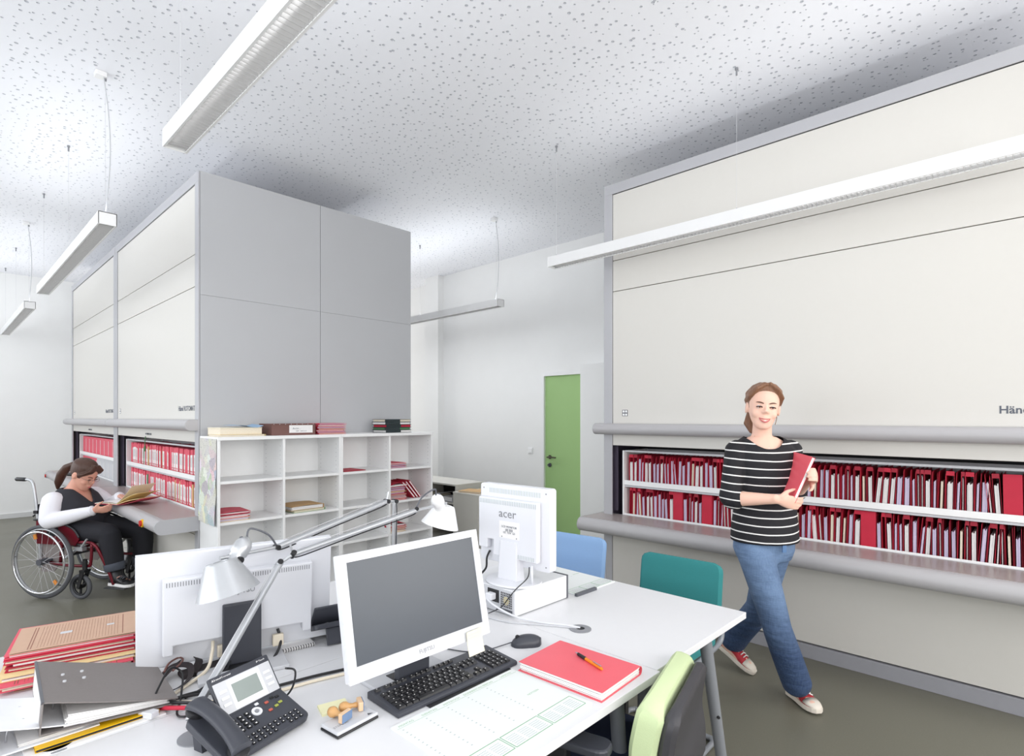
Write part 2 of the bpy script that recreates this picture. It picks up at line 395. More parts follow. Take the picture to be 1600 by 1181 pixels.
# hanging files -------------------------------------------------
FM = {}
def folder_mesh(kind):
    """kind: (thickness, paper thickness, paper height, top tab) -> cover mesh, paper mesh; local x across, y depth (front at 0), z up"""
    th, pt, ph, tab, cm, pm, full = kind
    hgt = .222; dep = .29; e = .0016
    c = MB()
    fr = hgt if full else hgt
    # left and right cover boards and the fold at the bottom; front corners of the boards rounded
    def board(x, h2):
        prof = [(0, .004), (dep, .004), (dep, h2), (.012, h2), (.004, h2 - .006), (0, h2 - .018)]
        c.loft([[Vector((x - e/2, y, z)) for y, z in prof], [Vector((x + e/2, y, z)) for y, z in prof]])
    board(-th/2, hgt); board(th/2, hgt - .006)
    c.box(-th/2 - e/2, th/2 + e/2, 0, dep, 0, .004)
    if tab: c.box(-th/2, th/2, .002, .012, hgt - .02, hgt + .004)
    if full: c.box(-th/2, th/2, -.003, -.001, .004, hgt - .004)
    p = MB()
    if pt:
        k = max(2, int(pt/.004))
        for i in range(k):
            x0 = -pt/2 + pt*i/k; h2 = ph - random.random()*.012; y0 = .001 + random.random()*.006
            p.box(x0 + .0003, x0 + pt/k - .0003, y0, dep - .01, .005, h2)
    cme = c.mesh('folder_cover'); cme.materials.append(cm)
    pme = None
    if pt: pme = p.mesh('papers'); pme.materials.append(pm)
    return th, cme, pme
ONES = ('', 'first', 'second', 'third', 'fourth', 'fifth', 'sixth', 'seventh', 'eighth', 'ninth', 'tenth', 'eleventh', 'twelfth', 'thirteenth', 'fourteenth', 'fifteenth', 'sixteenth', 'seventeenth', 'eighteenth', 'nineteenth')
TENS = ('', '', 'twenty', 'thirty', 'forty', 'fifty', 'sixty', 'seventy', 'eighty', 'ninety')
def nth(i):
    if i < 20: return ONES[i]
    return (TENS[i//10][:-1] + 'ieth') if i % 10 == 0 else TENS[i//10] + '-' + ONES[i % 10]
LOOK = ('thin red folder', 'red folder with lilac papers', 'dark red folder with lilac papers', 'red folder with cream papers', 'thick red folder with lilac papers', 'dark red folder with white papers', 'empty red folder', 'thin dark red folder', 'thick red folder with white papers', 'red folder with few cream papers', 'red folder with lilac sheets', 'plain wide red folder')
random.seed(11)
kinds = []
for th, pt, cm, pm, full in ((.020, .006, 'red', 'paper', 0), (.022, .010, 'red', 'lilac', 0), (.028, .016, 'dred', 'lilac', 0), (.026, .014, 'red', 'cpaper', 0), (.034, .022, 'red', 'lilac', 0),
                       (.030, .018, 'dred', 'paper', 0), (.018, .0, 'red', 'paper', 0), (.016, .004, 'dred', 'paper', 0), (.036, .024, 'red', 'paper', 0), (.030, .010, 'red', 'cpaper', 0), (.030, .017, 'red', 'lilac', 0), (.075, .0, 'red', 'paper', 1)):
    kinds.append(folder_mesh((th, pt, .165 + random.random()*.03, random.random() < .5, M[cm], M[pm], full)))
def place_folder(parent_c, lx, z, k, lean, label, group, cat='folder', wid=1., dy=.09):
    th, cme, pme = kinds[k]
    mw = parent_c.matrix_basis
    o = bpy.data.objects.new('file_folder', cme); C.objects.link(o)
    o.matrix_basis = mw @ Matrix.Translation((lx, dy, z)) @ Matrix.Rotation(lean, 4, 'Y')
    tag(o, label, cat, group)
    if pme: part('papers', pme, o, loc=(0, 0, 0))
    return o
def fill(c, L, zbase, label, group, x0, x1, dense=True):
    x = x0; lean = 0; num = 0
    while x < x1:
        k = random.choices(range(12), (8, 9, 9, 6, 7, 7, 5, 4, 6, 5, 8, 1.2))[0]
        th = kinds[k][0]
        if random.random() < .12: lean = random.uniform(-.09, .10)
        else: lean = lean*.6 + random.uniform(-.02, .03)
        if k == 11: lean *= .3
        num += 1; place_folder(c, x + th/2, zbase, k, lean, label % (LOOK[k], nth(num)), group, dy=.088 + random.uniform(0, .012))
        x += th + random.uniform(.0015, .006)
for c, z, lab, g in ((right_c, .977, '%s, %s from the left on the right carousel\'s upper tray', 'folders on the upper tray of the right carousel'),
                     (right_c, .712, '%s, %s from the left on the right carousel\'s lower tray', 'folders on the lower tray of the right carousel')):
    fill(c, 2.93, z, lab, g, .175, 2.80)

# wide red files with white spine labels, in the left row
random.seed(5)
def spine_file(w, h, green, lab):
    c = MB(); c.box(-w/2, w/2, 0, .30, 0, h)
    c.box(-w/2, w/2, -.002, .0, h*.0, h*.99)
    o = c.mesh('file_cover'); o.materials.append(M['green'] if green == 2 else M['manila'] if green == 1 else M['pink'])
    l = None
    if lab:
        q = MB(); q.box(-w*.36, w*.36, -.0045, -.002, h*.10, h*.80); q.cur = 1
        q.box(-w*.36, w*.36, -.0055, -.0045, h*.17, h*.195); q.box(-w*.36, w*.36, -.0055, -.0045, h*.13, h*.145); q.cur = 2
        q.box(-w*.08, w*.10, -.0055, -.0045, h*.35, h*.7)
        l = q.mesh('spine_label'); l.materials.append(M['paper']); l.materials.append(M['red']); l.materials.append(M['tgrey'])
        l.polygons.foreach_set('material_index', q.mi)
    return w, o, l
sk = [spine_file(.036, .222, 0, 1), spine_file(.044, .218, 0, 1), spine_file(.05, .225, 0, 1), spine_file(.06, .222, 0, 0), spine_file(.032, .20, 1, 0), spine_file(.03, .21, 0, 1), spine_file(.045, .19, 2, 0), spine_file(.07, .22, 0, 1)]
SLOOK = ('slim red file with white label', 'red file with white label', 'broad red file with white label', 'plain red file', 'tan file', 'thin red file with white label', 'short green file', 'wide red file with white label')
def spine_row(c, z, x0, x1, label, group):
    x = x0; num = 0
    while x < x1:
        ki = random.choices(range(8), (9, 10, 8, 6, 3, 7, 1, 5))[0]; num += 1
        w, me, la = sk[ki]
        o = bpy.data.objects.new('file_folder', me); C.objects.link(o)
        o.matrix_basis = c.matrix_basis @ Matrix.Translation((x + w/2, .09 + random.uniform(0, .012), z)) @ Matrix.Rotation(random.uniform(-.02, .02), 4, 'Y')
        tag(o, label % (SLOOK[ki], nth(num)), 'folder', group)
        if la: part('spine_label', la, o)
        x += w + random.uniform(.001, .008)
spine_row(near_c, .752 + .257, .18, LL - .14, '%s, %s from the left, upper tray above the reading counter', 'files on the upper tray of the near left carousel')
spine_row(near_c, .752 - .008, .18, LL - .14, '%s, %s from the left, lower tray behind the open file', 'files on the lower tray of the near left carousel')
def wide_row(c, z, x0, mats_, label, group, cat='file box'):
    x = x0
    for i, m in enumerate(mats_):
        w = .225
        q = MB(); q.box(-w/2, w/2, 0, .3, 0, .228); o = q.build('file_box', M[m], bevel=.003)
        o.matrix_basis = c.matrix_basis @ Matrix.Translation((x + w/2, .092, z)); tag(o, label % nth(i + 1), cat, group)
        MB().box(w/2 - .016, w/2 - .004, -.002, .001, .02, .2).build('edge_strip', M['paper'], o)
        x += w + .006
wide_row(far_c, .752 + .257, .2, ['pink']*10, '%s red file box from the left, upper tray of the far left carousel', 'red boxes in the far left carousel')
wide_row(far_c, .752 - .008, .2, ['pink']*4, '%s red file box from the left, lower tray of the far left carousel', 'red boxes on the lower tray of the far left carousel')
wide_row(far_c, .752 - .008, .2 + 4*.231, ['lgrey']*6, '%s pale grey file box from the left, lower tray of the far left carousel', 'grey boxes in the far left carousel')
k = MB(); k.tube(bez([(LL*.42 + .1, -.014, 1.325), (LL*.42 + .1, -.018, 1.28), (LL*.42 + .102, -.02, 1.24)]), .004, 6); k.ball((LL*.42 + .102, -.02, 1.21), (.012, .008, .03))
k.build('green_key_fob', M['green'], near_c, smooth=.8)
# ================================================================ pendant lights
M['lampw'] = mat('white_lamp_housing', 'EFEFEF', .4, noise=0)
M['louver'] = mat('louver_metal', 'D8D8D8', .25, .6, noise=0)
slat = MB().box(-.04, .04, -.0008, .0008, 0, .022).mesh('louver_slat'); slat.materials.append(M['louver'])
def pendant(label, x, y0, y1, hooks, cable, single, up=9., down=5.):
    zb, zt, w = 2.686, 2.762, .048
    t = thing('pendant_light', label, 'ceiling lamp', (x, y0, zb), 0, 'linear pendant lamps')
    L = y1 - y0; h = zt - zb
    b = MB(); b.box(-w, -w + .004, 0, L, 0, h); b.box(w - .004, w, 0, L, 0, h); b.box(-w + .004, w - .004, 0, L, h - .004, h)
    b.box(-w + .004, -w + .009, .005, L - .005, 0, .004); b.box(w - .009, w - .004, .005, L - .005, 0, .004)
    b.build('housing', M['lampw'], t)
    for y in (0, L - .005): MB().box(-w - .001, w + .001, y, y + .005, -.001, h + .001).build('end_cap', M['lampw'], t, bevel=.001)
    MB().cyl((0, .03, h*.62), (0, L - .03, h*.62), .009, n=10).build('lamp_tube', M['bulb'], t, smooth=.7)
    n = int((L - .02)/.025)
    if single:
        for i in range(n): part('louver_slat', slat, t, (0, .015 + i*.025, .001))
    else:
        b = MB()
        for i in range(n): y = .015 + i*.025; b.box(-.04, .04, y - .0008, y + .0008, .001, .023)
        tag(b.build('louver_slats', M['louver'], t), kind='stuff')
    b = MB(); b.box(-.0405, -.040, .006, L - .006, .001, .03); b.box(.040, .0405, .006, L - .006, .001, .03); b.build('reflector', M['louver'], t)
    for rx, zz, en in ((PI, h + .004, up), (0, -.004, down)):      # down: the lamp's own light through the louvre; up: added to brighten the ceiling
        l = bpy.data.lights.new('lamp_and_fill_light', 'AREA'); l.shape = 'RECTANGLE'; l.size = .07; l.size_y = L - .06; l.energy = en; l.color = (.93, .965, 1.0)
        lo = bpy.data.objects.new('lamp_and_fill_light', l); C.objects.link(lo); lo.parent = t; lo.location = (0, L/2, zz); lo.rotation_euler = (0, rx, 0)
    for hy in hooks:
        y = hy - y0
        MB().cyl((0, y, h), (0, y, ZC - zb - .02), .0008, n=5).build('suspension_wire', M['steel'], t)
        q = MB(); q.cyl((0, y, ZC - zb), (0, y, ZC - zb - .012), .010, n=10); q.cyl((0, y, ZC - zb - .012), (0, y, ZC - zb - .045), .006, n=8); q.build('ceiling_hook', M['mgrey'], t, smooth=.6)
        MB().cyl((0, y, h), (0, y, h + .02), .005, n=8).build('wire_clamp', M['mgrey'], t, smooth=.6)
    if cable is not None:
        y = cable - y0; zc = ZC - zb
        MB().box(-.055, .005, y - .02, y + .04, zc - .03, zc).build('ceiling_box', M['lampw'], t, bevel=.003)
        MB().tube(bez([(-.01, y, zc - .03), (.012, y - .01, zc*.75), (.022, y - .01, zc*.5), (.012, y - .005, zc*.25), (0, y + .02, h)]), .0032, 6).build('power_cable', M['lgrey'], t, smooth=.8)
    return t
pendant('long white pendant lamp with slatted louvre hanging highest in view, above the desks', .757, -.05, 2.80, (.0, 1.38, 2.72), None, True, 11., 4.)
pendant('long white pendant lamp in front of the right carousel', 3.425, -.05, 2.85, (.0, 1.377, 2.797), None, True, 4., 3.)
pendant('white pendant lamp hanging above the seated woman\'s aisle, middle of the left row', .763, 4.18, 7.0, (4.24, 5.57, 6.93), 4.235, False)
pendant('white pendant lamp nearest the end wall, farthest of the left row', .763, 8.0, 10.85, (8.08, 9.4, 10.78), 8.075, False)
pendant('white pendant lamp hanging in the passage by the green door wall', 4.23, 4.22, 7.05, (4.29, 5.64, 6.98), 4.285, False, 14., 22.)

# ================================================================ bookcases
def bookcase(label, x0):
    w, d0, d1, H = .959, 4.25, 4.625, 1.36
    t = thing('bookcase', label, 'bookcase', (x0, d0, 0), 0, 'white bookcases')
    D = d1 - d0; z = [.08, .175, .455, .745, 1.04, 1.327]
    for x in (0, w - .018): MB().box(x, x + .018, 0, D, 0, H - .025).build('side_panel', M['white'], t, bevel=.001)
    MB().box(w/2 - .009, w/2 + .009, .002, D - .01, .08, H - .025).build('divider', M['white'], t, bevel=.001)
    MB().box(-.0, w, -.006, D, H - .025, H).build('top_board', M['white'], t, bevel=.0015)
    MB().box(.018, w - .018, D - .01, D, .08, H - .025).build('back_board', M['white'], t)
    MB().box(.018, w - .018, .03, .045, 0, .08).build('kick_board', M['white'], t)
    for zz in z[:1] + z[2:5]:
        for a, c in ((.018, w/2 - .009), (w/2 + .009, w - .018)):
            MB().box(a + .001, c - .001, .006, D - .011, zz - .02, zz).build('shelf', M['white'], t, bevel=.001)
    hole = MB()
    for a in (.0181, w/2 - .0091, w/2 + .0091, w - .0181):
        for yy in (.05, D - .06):
            for i in range(34): hole.box(a - .0004, a + .0004, yy - .0025, yy + .0025, .12 + i*.035, .125 + i*.035)
    tag(hole.build('shelf_pin_holes', M['mgrey'], t), kind='stuff')
    return t
bookcase('white bookcase next to the map, left one of the pair', 1.418)
bookcase('white bookcase with many red files in its last column, right one of the pair', 2.378)
SH = {1: 1.04, 2: .745, 3: .455, 0: 1.36}
def flat_file(name, label, x, y, z, w, d, th, rz, cm, pm='paper', group=None, cat='folder', bow=.0, paper=.6):
    """a file lying flat: bottom cover, sheets, top cover (slightly bowed); local x width, y depth"""
    t = thing(name, label, cat, (x, y, z), rz, group)
    e = .0018; N = 6
    def sheet(z0, z1, x0, x1, y0, y1, bw):
        b = MB(); rings = []
        for i in range(N + 1):
            u = i/N; xx = x0 + (x1 - x0)*u; dz = bw*math.sin(PI*u)
            rings.append([V(xx, y0, z0 + dz), V(xx, y1, z0 + dz), V(xx, y1, z1 + dz), V(xx, y0, z1 + dz)])
        b.loft(rings); return b
    sheet(0, e, -w/2, w/2, -d/2, d/2, 0).build('cover', M[cm], t)
    sheet(th - e, th, -w/2, w/2, -d/2, d/2, bow).build('cover', M[cm], t)
    MB().box(w/2 - e, w/2, -d/2, d/2, 0, th).build('spine', M[cm], t)
    if th > .006 and paper:
        b = MB(); k = max(1, int((th - 2*e)/.004))
        for i in range(k):
            a = (th - 2*e)*i/k + e; s1 = random.uniform(0, .012); s2 = random.uniform(0, .01)
            b.box(-w/2 + .002 + s1, w/2 - .008, -d/2 + .001 + s2, d/2 - .012, a + .0002, a + (th - 2*e)/k*.9)
        b.build('papers', M[pm], t)
    return t
random.seed(3)
def pile(n, x, y, z, w, d, ths, label, group, cms, jit=.012, rz=PI, pms=('paper', 'cpaper', 'lilac')):
    for i in range(n):
        th = random.choice(ths)
        nth = ('lowest', 'second', 'third', 'fourth', 'fifth', 'sixth', 'seventh', 'eighth')[i] if i < n - 1 else 'topmost'
        flat_file('file_folder', label % nth, x + random.uniform(-jit, jit), y + random.uniform(-jit, jit), z, w, d, th, rz + random.uniform(-.04, .04), cms[i % len(cms)], random.choice(pms), group)
        z += th + .0006
    return z
# on top of the bookcases
zt = 1.3605
z = zt
o = flat_file('folder', 'pale yellow folder lying under the cream box on the bookcase', 1.61, 4.42, z, .33, .25, .012, 0, 'yellow'); z += .0125
t = thing('paper_box', 'flat cream cardboard box left of the brown box on the bookcase', 'box', (1.60, 4.42, z), .05)
MB().box(-.155, .15, -.11, .11, 0, .045).build('box_body', M['cpaper'], t, bevel=.003); MB().box(-.157, .152, -.112, .112, .045, .052).build('box_lid', mat('cream_lid', 'EFE7D2', .7), t, bevel=.003)
b = MB(); rings = []
for i in range(9):
    u = i/8; x = -.06 + .22*u; dz = .012*math.sin(u*7) * (u) + .001
    rings.append([V(x, -.118, dz*1.2 - .012*u), V(x, .08, dz), V(x, .08, dz + .001), V(x, -.118, dz*1.2 - .012*u + .001)])
b.loft(rings); o = b.build('blue_sheet', mat('blue_paper', '9DBBD8', .7)); o.location = (1.60, 4.42, z + .066); o.rotation_euler = (0, 0, .05)
tag(o, 'crumpled light blue paper on the cream cardboard box', 'paper')
t = thing('archive_box', 'brown archive box with riveted edge and white label on the bookcase', 'box', (1.985, 4.40, zt), -.02)
MB().box(-.165, .185, -.115, .13, 0, .082).build('box_body', M['brown'], t, bevel=.002); MB().box(-.167, .187, -.117, .132, .082, .09).build('box_lid', M['brown'], t, bevel=.002)
MB().box(-.03, .16, -.1165, -.115, .018, .078).build('label_card', M['paper'], t)
text('lettering', 'Archiv\u2026', .018, M['text'], t, (.03, -.1168, .052), (PI/2, 0, 0)); text('lettering', '2007 \u2013 2010 A\u2013Z', .012, M['text'], t, (.065, -.1168, .031), (PI/2, 0, 0))
q = MB()
for i in range(8): q.cyl((-.15 + i*.045, -.117, .086), (-.15 + i*.045, -.1185, .086), .003, n=8)
q.build('rivets', M['steel'], t)
z = pile(7, 2.32, 4.40, zt, .25, .22, (.011, .014, .012), 'red file, %s in the pile beside the brown archive box', 'red files on the left bookcase', ['pink', 'red', 'pink'], .008)
for i in range(5):
    nm = ('lowest', 'second', 'third', 'fourth', 'topmost')[i]
    t = thing('binder', 'dark green cloth binder, %s of the pile on the right bookcase' % nm, 'binder', (2.99 + random.uniform(-.006, .006), 4.42, zt + i*.0245), random.uniform(-.03, .03), 'dark binders on the right bookcase')
    MB().box(-.14, .14, -.11, .11, 0, .0025).build('cover', M['navygreen'], t); MB().box(-.14, .14, -.11, .11, .0215, .024).build('cover', M['navygreen'], t)
    MB().box(-.14, .02, -.1105, -.1075, .0, .024).build('spine', M['navygreen'], t)
    MB().box(-.13, .134, -.102, .105, .0028, .0212).build('papers', M[('paper', 'green', 'red', 'paper', 'cpaper')[i]], t)
# in the shelves
fy = 4.40
pile(2, 1.548, fy, .7455, .22, .24, (.02, .022), 'red file, %s of the two in the map-side column', 'red files in the left bookcase', ['yellow', 'pink'], .004)
flat_file('folder', 'red file with curled cover on top of the two in the map-side column', 1.553, fy, .795, .22, .24, .012, 3.1, 'pink', bow=.008)
pile(1, 2.11, fy, .7455, .28, .24, (.018,), 'sage green file under the manila envelope folder%.0s', None, ['tgreen'], .002, .08)
t = flat_file('folder', 'thick manila folder with loose papers in the second bookcase column', 2.10, fy, .7645, .28, .24, .03, .04, 'manila', bow=.006)
flat_file('folder', 'single flat red file alone on a shelf of the third column', 2.52, fy, 1.0405, .21, .24, .006, .05, 'red')
C4 = 2.96
pile(3, C4, fy, 1.0405, .19, .24, (.013, .015), 'red file, %s on the top shelf of the last column', 'red files on the top shelf of the last column', ['red', 'dred', 'pink'], .005)
z = pile(8, C4, fy, .7455, .20, .24, (.015, .018, .013), 'red file, %s in the tall pile of the last column', 'red files in the tall pile of the last column', ['pink', 'red', 'tan', 'red', 'pink', 'yellow', 'red', 'dred'], .008)
flat_file('folder', 'red file with a bulging cover crowning the tall pile of the last column', C4 + .01, fy, z + .001, .21, .24, .02, .1, 'red', bow=.018)
for i in range(3):
    o = flat_file('folder', 'red file leaning against the tall pile, %s of three' % ('first', 'second', 'outermost')[i], 3.15 + i*.034, fy, .7475, .24, .018, .0, 0, 'red')
    bpy.data.objects.remove(o.children[0]);
    for ch in list(o.children): bpy.data.objects.remove(ch)
    MB().box(-.001, .001, -.11, .11, 0, .21).build('cover', M['red'], o); MB().box(.013, .015, -.11, .11, 0, .205).build('cover', M['red'], o)
    MB().box(.002, .0125, -.108, .1, .002, .195).build('papers', M['paper'], o)
    o.rotation_euler = (0, -.72 + .02*i, 0)
z = pile(3, C4 + .0, fy, .4555, .19, .24, (.016, .018), 'red file, %s on the third shelf of the last column', 'red files on the third shelf of the last column', ['yellow', 'red', 'pink'], .006)
flat_file('folder', 'bowed red file over the pile on the third shelf of the last column', C4, fy, z + .001, .2, .24, .016, 3.0, 'red', bow=.02)
# hand-coloured map taped to the carousel end beside the bookcase
def map_material():
    m = mat('printed_map', 'D9D6CC', .8, noise=0); nt = m.node_tree; N = nt.nodes; Lk = nt.links; b = N['Principled BSDF']
    tc = N.new('ShaderNodeTexCoord'); vo = N.new('ShaderNodeTexVoronoi'); vo.inputs['Scale'].default_value = 11
    no = N.new('ShaderNodeTexNoise'); no.inputs['Scale'].default_value = 9; no.inputs['Detail'].default_value = 4
    mxv = N.new('ShaderNodeVectorMath'); mxv.operation = 'MULTIPLY_ADD'; mxv.inputs[1].default_value = (.12, .12, .12)
    Lk.new(tc.outputs['Object'], no.inputs['Vector']); Lk.new(no.outputs['Color'], mxv.inputs[0]); Lk.new(tc.outputs['Object'], mxv.inputs[2]); Lk.new(mxv.outputs[0], vo.inputs['Vector'])
    hs = N.new('ShaderNodeHueSaturation'); hs.inputs['Saturation'].default_value = .6; hs.inputs['Value'].default_value = .95; Lk.new(vo.outputs['Color'], hs.inputs['Color'])
    n2 = N.new('ShaderNodeTexNoise'); n2.inputs['Scale'].default_value = 5; n2.inputs['Detail'].default_value = 5; Lk.new(tc.outputs['Object'], n2.inputs['Vector'])
    mr = N.new('ShaderNodeMapRange'); mr.inputs['From Min'].default_value = .44; mr.inputs['From Max'].default_value = .52; Lk.new(n2.outputs['Fac'], mr.inputs['Value'])
    mu = N.new('ShaderNodeMath'); mu.operation = 'MULTIPLY'; mu.inputs[1].default_value = .5; Lk.new(mr.outputs['Result'], mu.inputs[0])
    mx = N.new('ShaderNodeMix'); mx.data_type = 'RGBA'; mx.inputs['A'].default_value = lin('D2D0C8'); Lk.new(hs.outputs['Color'], mx.inputs['B']); Lk.new(mu.outputs[0], mx.inputs['Factor'])
    n3 = N.new('ShaderNodeTexNoise'); n3.inputs['Scale'].default_value = 120; Lk.new(tc.outputs['Object'], n3.inputs['Vector'])
    m3 = N.new('ShaderNodeMapRange'); m3.inputs['From Min'].default_value = .62; m3.inputs['From Max'].default_value = .7; Lk.new(n3.outputs['Fac'], m3.inputs['Value'])
    mf = N.new('ShaderNodeMix'); mf.data_type = 'RGBA'; mf.inputs['B'].default_value = lin('77757A'); Lk.new(mx.outputs['Result'], mf.inputs['A']); Lk.new(m3.outputs['Result'], mf.inputs['Factor'])
    Lk.new(mf.outputs['Result'], b.inputs['Base Color']); return m
b = MB(); rings = []
for i in range(15):
    u = i/14; z = 1.345 - .62*u; dx = -.004 - .012*abs(math.sin(u*5)) * (u > .45)
    rings.append([V(1.416 + dx, 4.262, z), V(1.416 + dx - .003*math.sin(9*u), 4.44, z), V(1.4165 + dx*.7, 4.618, z + .015*math.sin(u*3)), V(1.4175 + dx*.7, 4.618, z + .015*math.sin(u*3)), V(1.4172 + dx - .003*math.sin(9*u), 4.44, z), V(1.417 + dx, 4.262, z)])
b.loft(rings); o = b.build('map_sheet', map_material(), smooth=.8)
tag(o, 'creased map with coloured regions hanging on the bookcase side', 'map')

# ================================================================ low cabinets along the passage
M['cab'] = mat('beige_cabinet', 'D2CFC8', .5, noise=.015)
t = thing('low_shelf_cabinet', 'low beige open shelf cabinet in the passage with dark compartments', 'cabinet', (4.23, 4.95, 0))
for y in (0, .75, 1.5): MB().box(0, .44, y, y + .02, 0, .70).build('side_panel', M['cab'], t)
MB().box(-.006, .445, -.005, 1.525, .70, .72).build('top_board', M['cab'], t, bevel=.002)
MB().box(.425, .44, .02, 1.5, .02, .70).build('back_board', M['black'], t)
for z in (.04, .30, .50):
    MB().box(.004, .425, .02, .75, z - .018, z).build('shelf', M['cab'], t); MB().box(.004, .425, .77, 1.5, z - .018, z).build('shelf', M['cab'], t)
t = thing('letter_tray', 'grey wire letter tray inside the low open shelf cabinet', 'tray', (4.26, 5.05, .5005))
MB().box(0, .3, 0, .26, 0, .006).build('tray_base', M['mgrey'], t)
q = MB()
for y in (.0, .25): q.tube(bez([(.0, y, .0), (.0, y, .07), (.02, y, .085), (.28, y, .085), (.3, y, .07), (.3, y, 0)], 5), .006, 6)
q.build('tray_frame', M['steel'], t, smooth=.8)
MB().box(.01, .29, .015, .235, .0065, .05).build('papers', M['paper'], t)
t = thing('paper_tray', 'dark paper tray deep in the low open shelf cabinet', 'tray', (4.26, 5.42, .5005)); MB().box(0, .3, 0, .25, 0, .03).build('tray_body', M['dgrey'], t); MB().box(.01, .29, .01, .24, .03, .045).build('papers', M['cpaper'], t)
t = thing('drawer_pedestal', 'beige drawer pedestal standing in front of the open shelf cabinet', 'cabinet', (4.10, 4.43, 0))
MB().box(0, .6, .018, .42, .04, .64).build('body', M['cab'], t); MB().box(-.003, .603, -.004, .424, .64, .66).build('top_board', M['cab'], t, bevel=.002)
for i in range(3):
    o = MB().box(.004, .596, 0, .018, .045 + i*.199, .24 + i*.199).build('drawer', M['cab'], t, bevel=.002)
    MB().box(.24, .36, -.012, 0, .2 + i*.199, .212 + i*.199).build('handle', M['steel'], o)
for xx in (.06, .54):
    for yy in (.06, .36): MB().cyl((xx, yy, 0), (xx, yy, .04), .02).build('foot', M['black'], t)
flat_file('notebook', 'tan notebook lying on the drawer pedestal', 4.25, 4.66, .661, .22, .30, .018, .2, 'manila', 'cpaper', cat='book')
flat_file('notebook', 'yellow writing pad beside the tan notebook on the drawer pedestal', 4.50, 4.62, .661, .2, .28, .012, -.1, 'yellow', 'cpaper', cat='pad')
# screen and holder seen past the bookcase, on a side desk in the passage
t = thing('side_desk', 'white side desk in the passage behind the bookcases', 'desk', (3.75, 6.55, 0))
MB().box(0, .75, 0, 1.5, .70, .72).build('desk_top', M['desk'], t)
for xx in (.04, .69):
    for yy in (.05, 1.43): MB().cyl((xx, yy, 0), (xx, yy, .70), .02).build('leg', M['mgrey'], t, smooth=.6)
t = thing('flat_screen', 'grey flat screen seen edge on past the bookcase', 'monitor', (4.02, 7.1, .72), 0.35)
MB().lathe([(.11, 0), (.11, .012), (.02, .02)], 20).build('stand_foot', M['mgrey'], t, smooth=.6)
MB().box(-.02, .02, -.02, .02, .018, .55).build('stand_pole', M['mgrey'], t)
o = MB().box(-.02, .015, -.2, .2, .42, .78).build('screen_housing', M['mgrey'], t, bevel=.006); o.rotation_euler = (0, .2, 0); o.location = (-.08, 0, 0)
# ================================================================ desks
DZ = .72
M['leg'] = mat('grey_powder_coat', '8D9096', .4, .2, noise=.02)
def grommet(t, x, y):
    z = 0
    MB().lathe([(.040, 0), (.040, .003), (.034, .004), (.016, .004), (.016, .001)], 28, Matrix.Translation((x, y, DZ))).build('cable_grommet', M['mgrey'], t, smooth=.5)
    MB().cyl((x, y, DZ + .0005), (x, y, DZ + .0042), .0155, n=20).build('grommet_hole', M['dark'], t)
def desk(label, x0, x1, y0, y1, legs, groms):
    t = thing('desk', label, 'desk', (x0, y0, 0), 0, 'desks of the central block')
    MB().box(0, x1 - x0, 0, y1 - y0, DZ - .0245, DZ).build('desk_top', [M['desk']], t, bevel=.0015)
    q = MB(); q.box(.08, x1 - x0 - .08, .06, .10, DZ - .065, DZ - .0245); q.box(.08, x1 - x0 - .08, y1 - y0 - .10, y1 - y0 - .06, DZ - .065, DZ - .0245); q.build('under_frame', M['leg'], t)
    for (ax, ay, bx_, by_) in legs:
        q = MB(); q.cyl((ax - x0, ay - y0, DZ - .025), (bx_ - x0, by_ - y0, .03), .024, .021, 16); q.cyl((bx_ - x0, by_ - y0, .03), (bx_ - x0, by_ - y0, 0), .024, .022, 16)
        o = q.build('leg', M['leg'], t, smooth=.7)
        f = .52; px_, py_, pz = ax + (bx_ - ax)*f, ay + (by_ - ay)*f, DZ*(1 - f)
        MB().cyl((px_ - x0 - .012, py_ - y0 - .016, pz), (px_ - x0 - .018, py_ - y0 - .022, pz), .006, n=8).build('bolt', M['black'], o)
    for gx, gy in groms: grommet(t, gx - x0, gy - y0)
    return t
desk('white desk with the dark-screened monitor and black keyboard, nearest the camera', -.05, 1.555, .86, 1.66, [(.12, .94, .02, .92), (.12, 1.56, .02, 1.58), (1.46, .96, 1.50, .94), (1.46, 1.56, 1.50, 1.58)], [])
desk('white desk at the left with the pile of red and yellow files', -.05, 1.555, 1.663, 2.46, [(.12, 1.76, .02, 1.74), (.12, 2.36, .02, 2.40), (1.46, 1.76, 1.50, 1.74), (1.46, 2.36, 1.50, 2.40)], [(.42, 1.735), (.21, 1.705)])
desk('white desk across the end with the white old monitor and small computer', 1.558, 2.265, .872, 2.46, [(1.65, .97, 1.62, .95), (2.03, .94, 2.20, .93), (1.65, 2.36, 1.62, 2.38), (2.03, 2.36, 2.20, 2.38)], [(1.661, 1.243)])

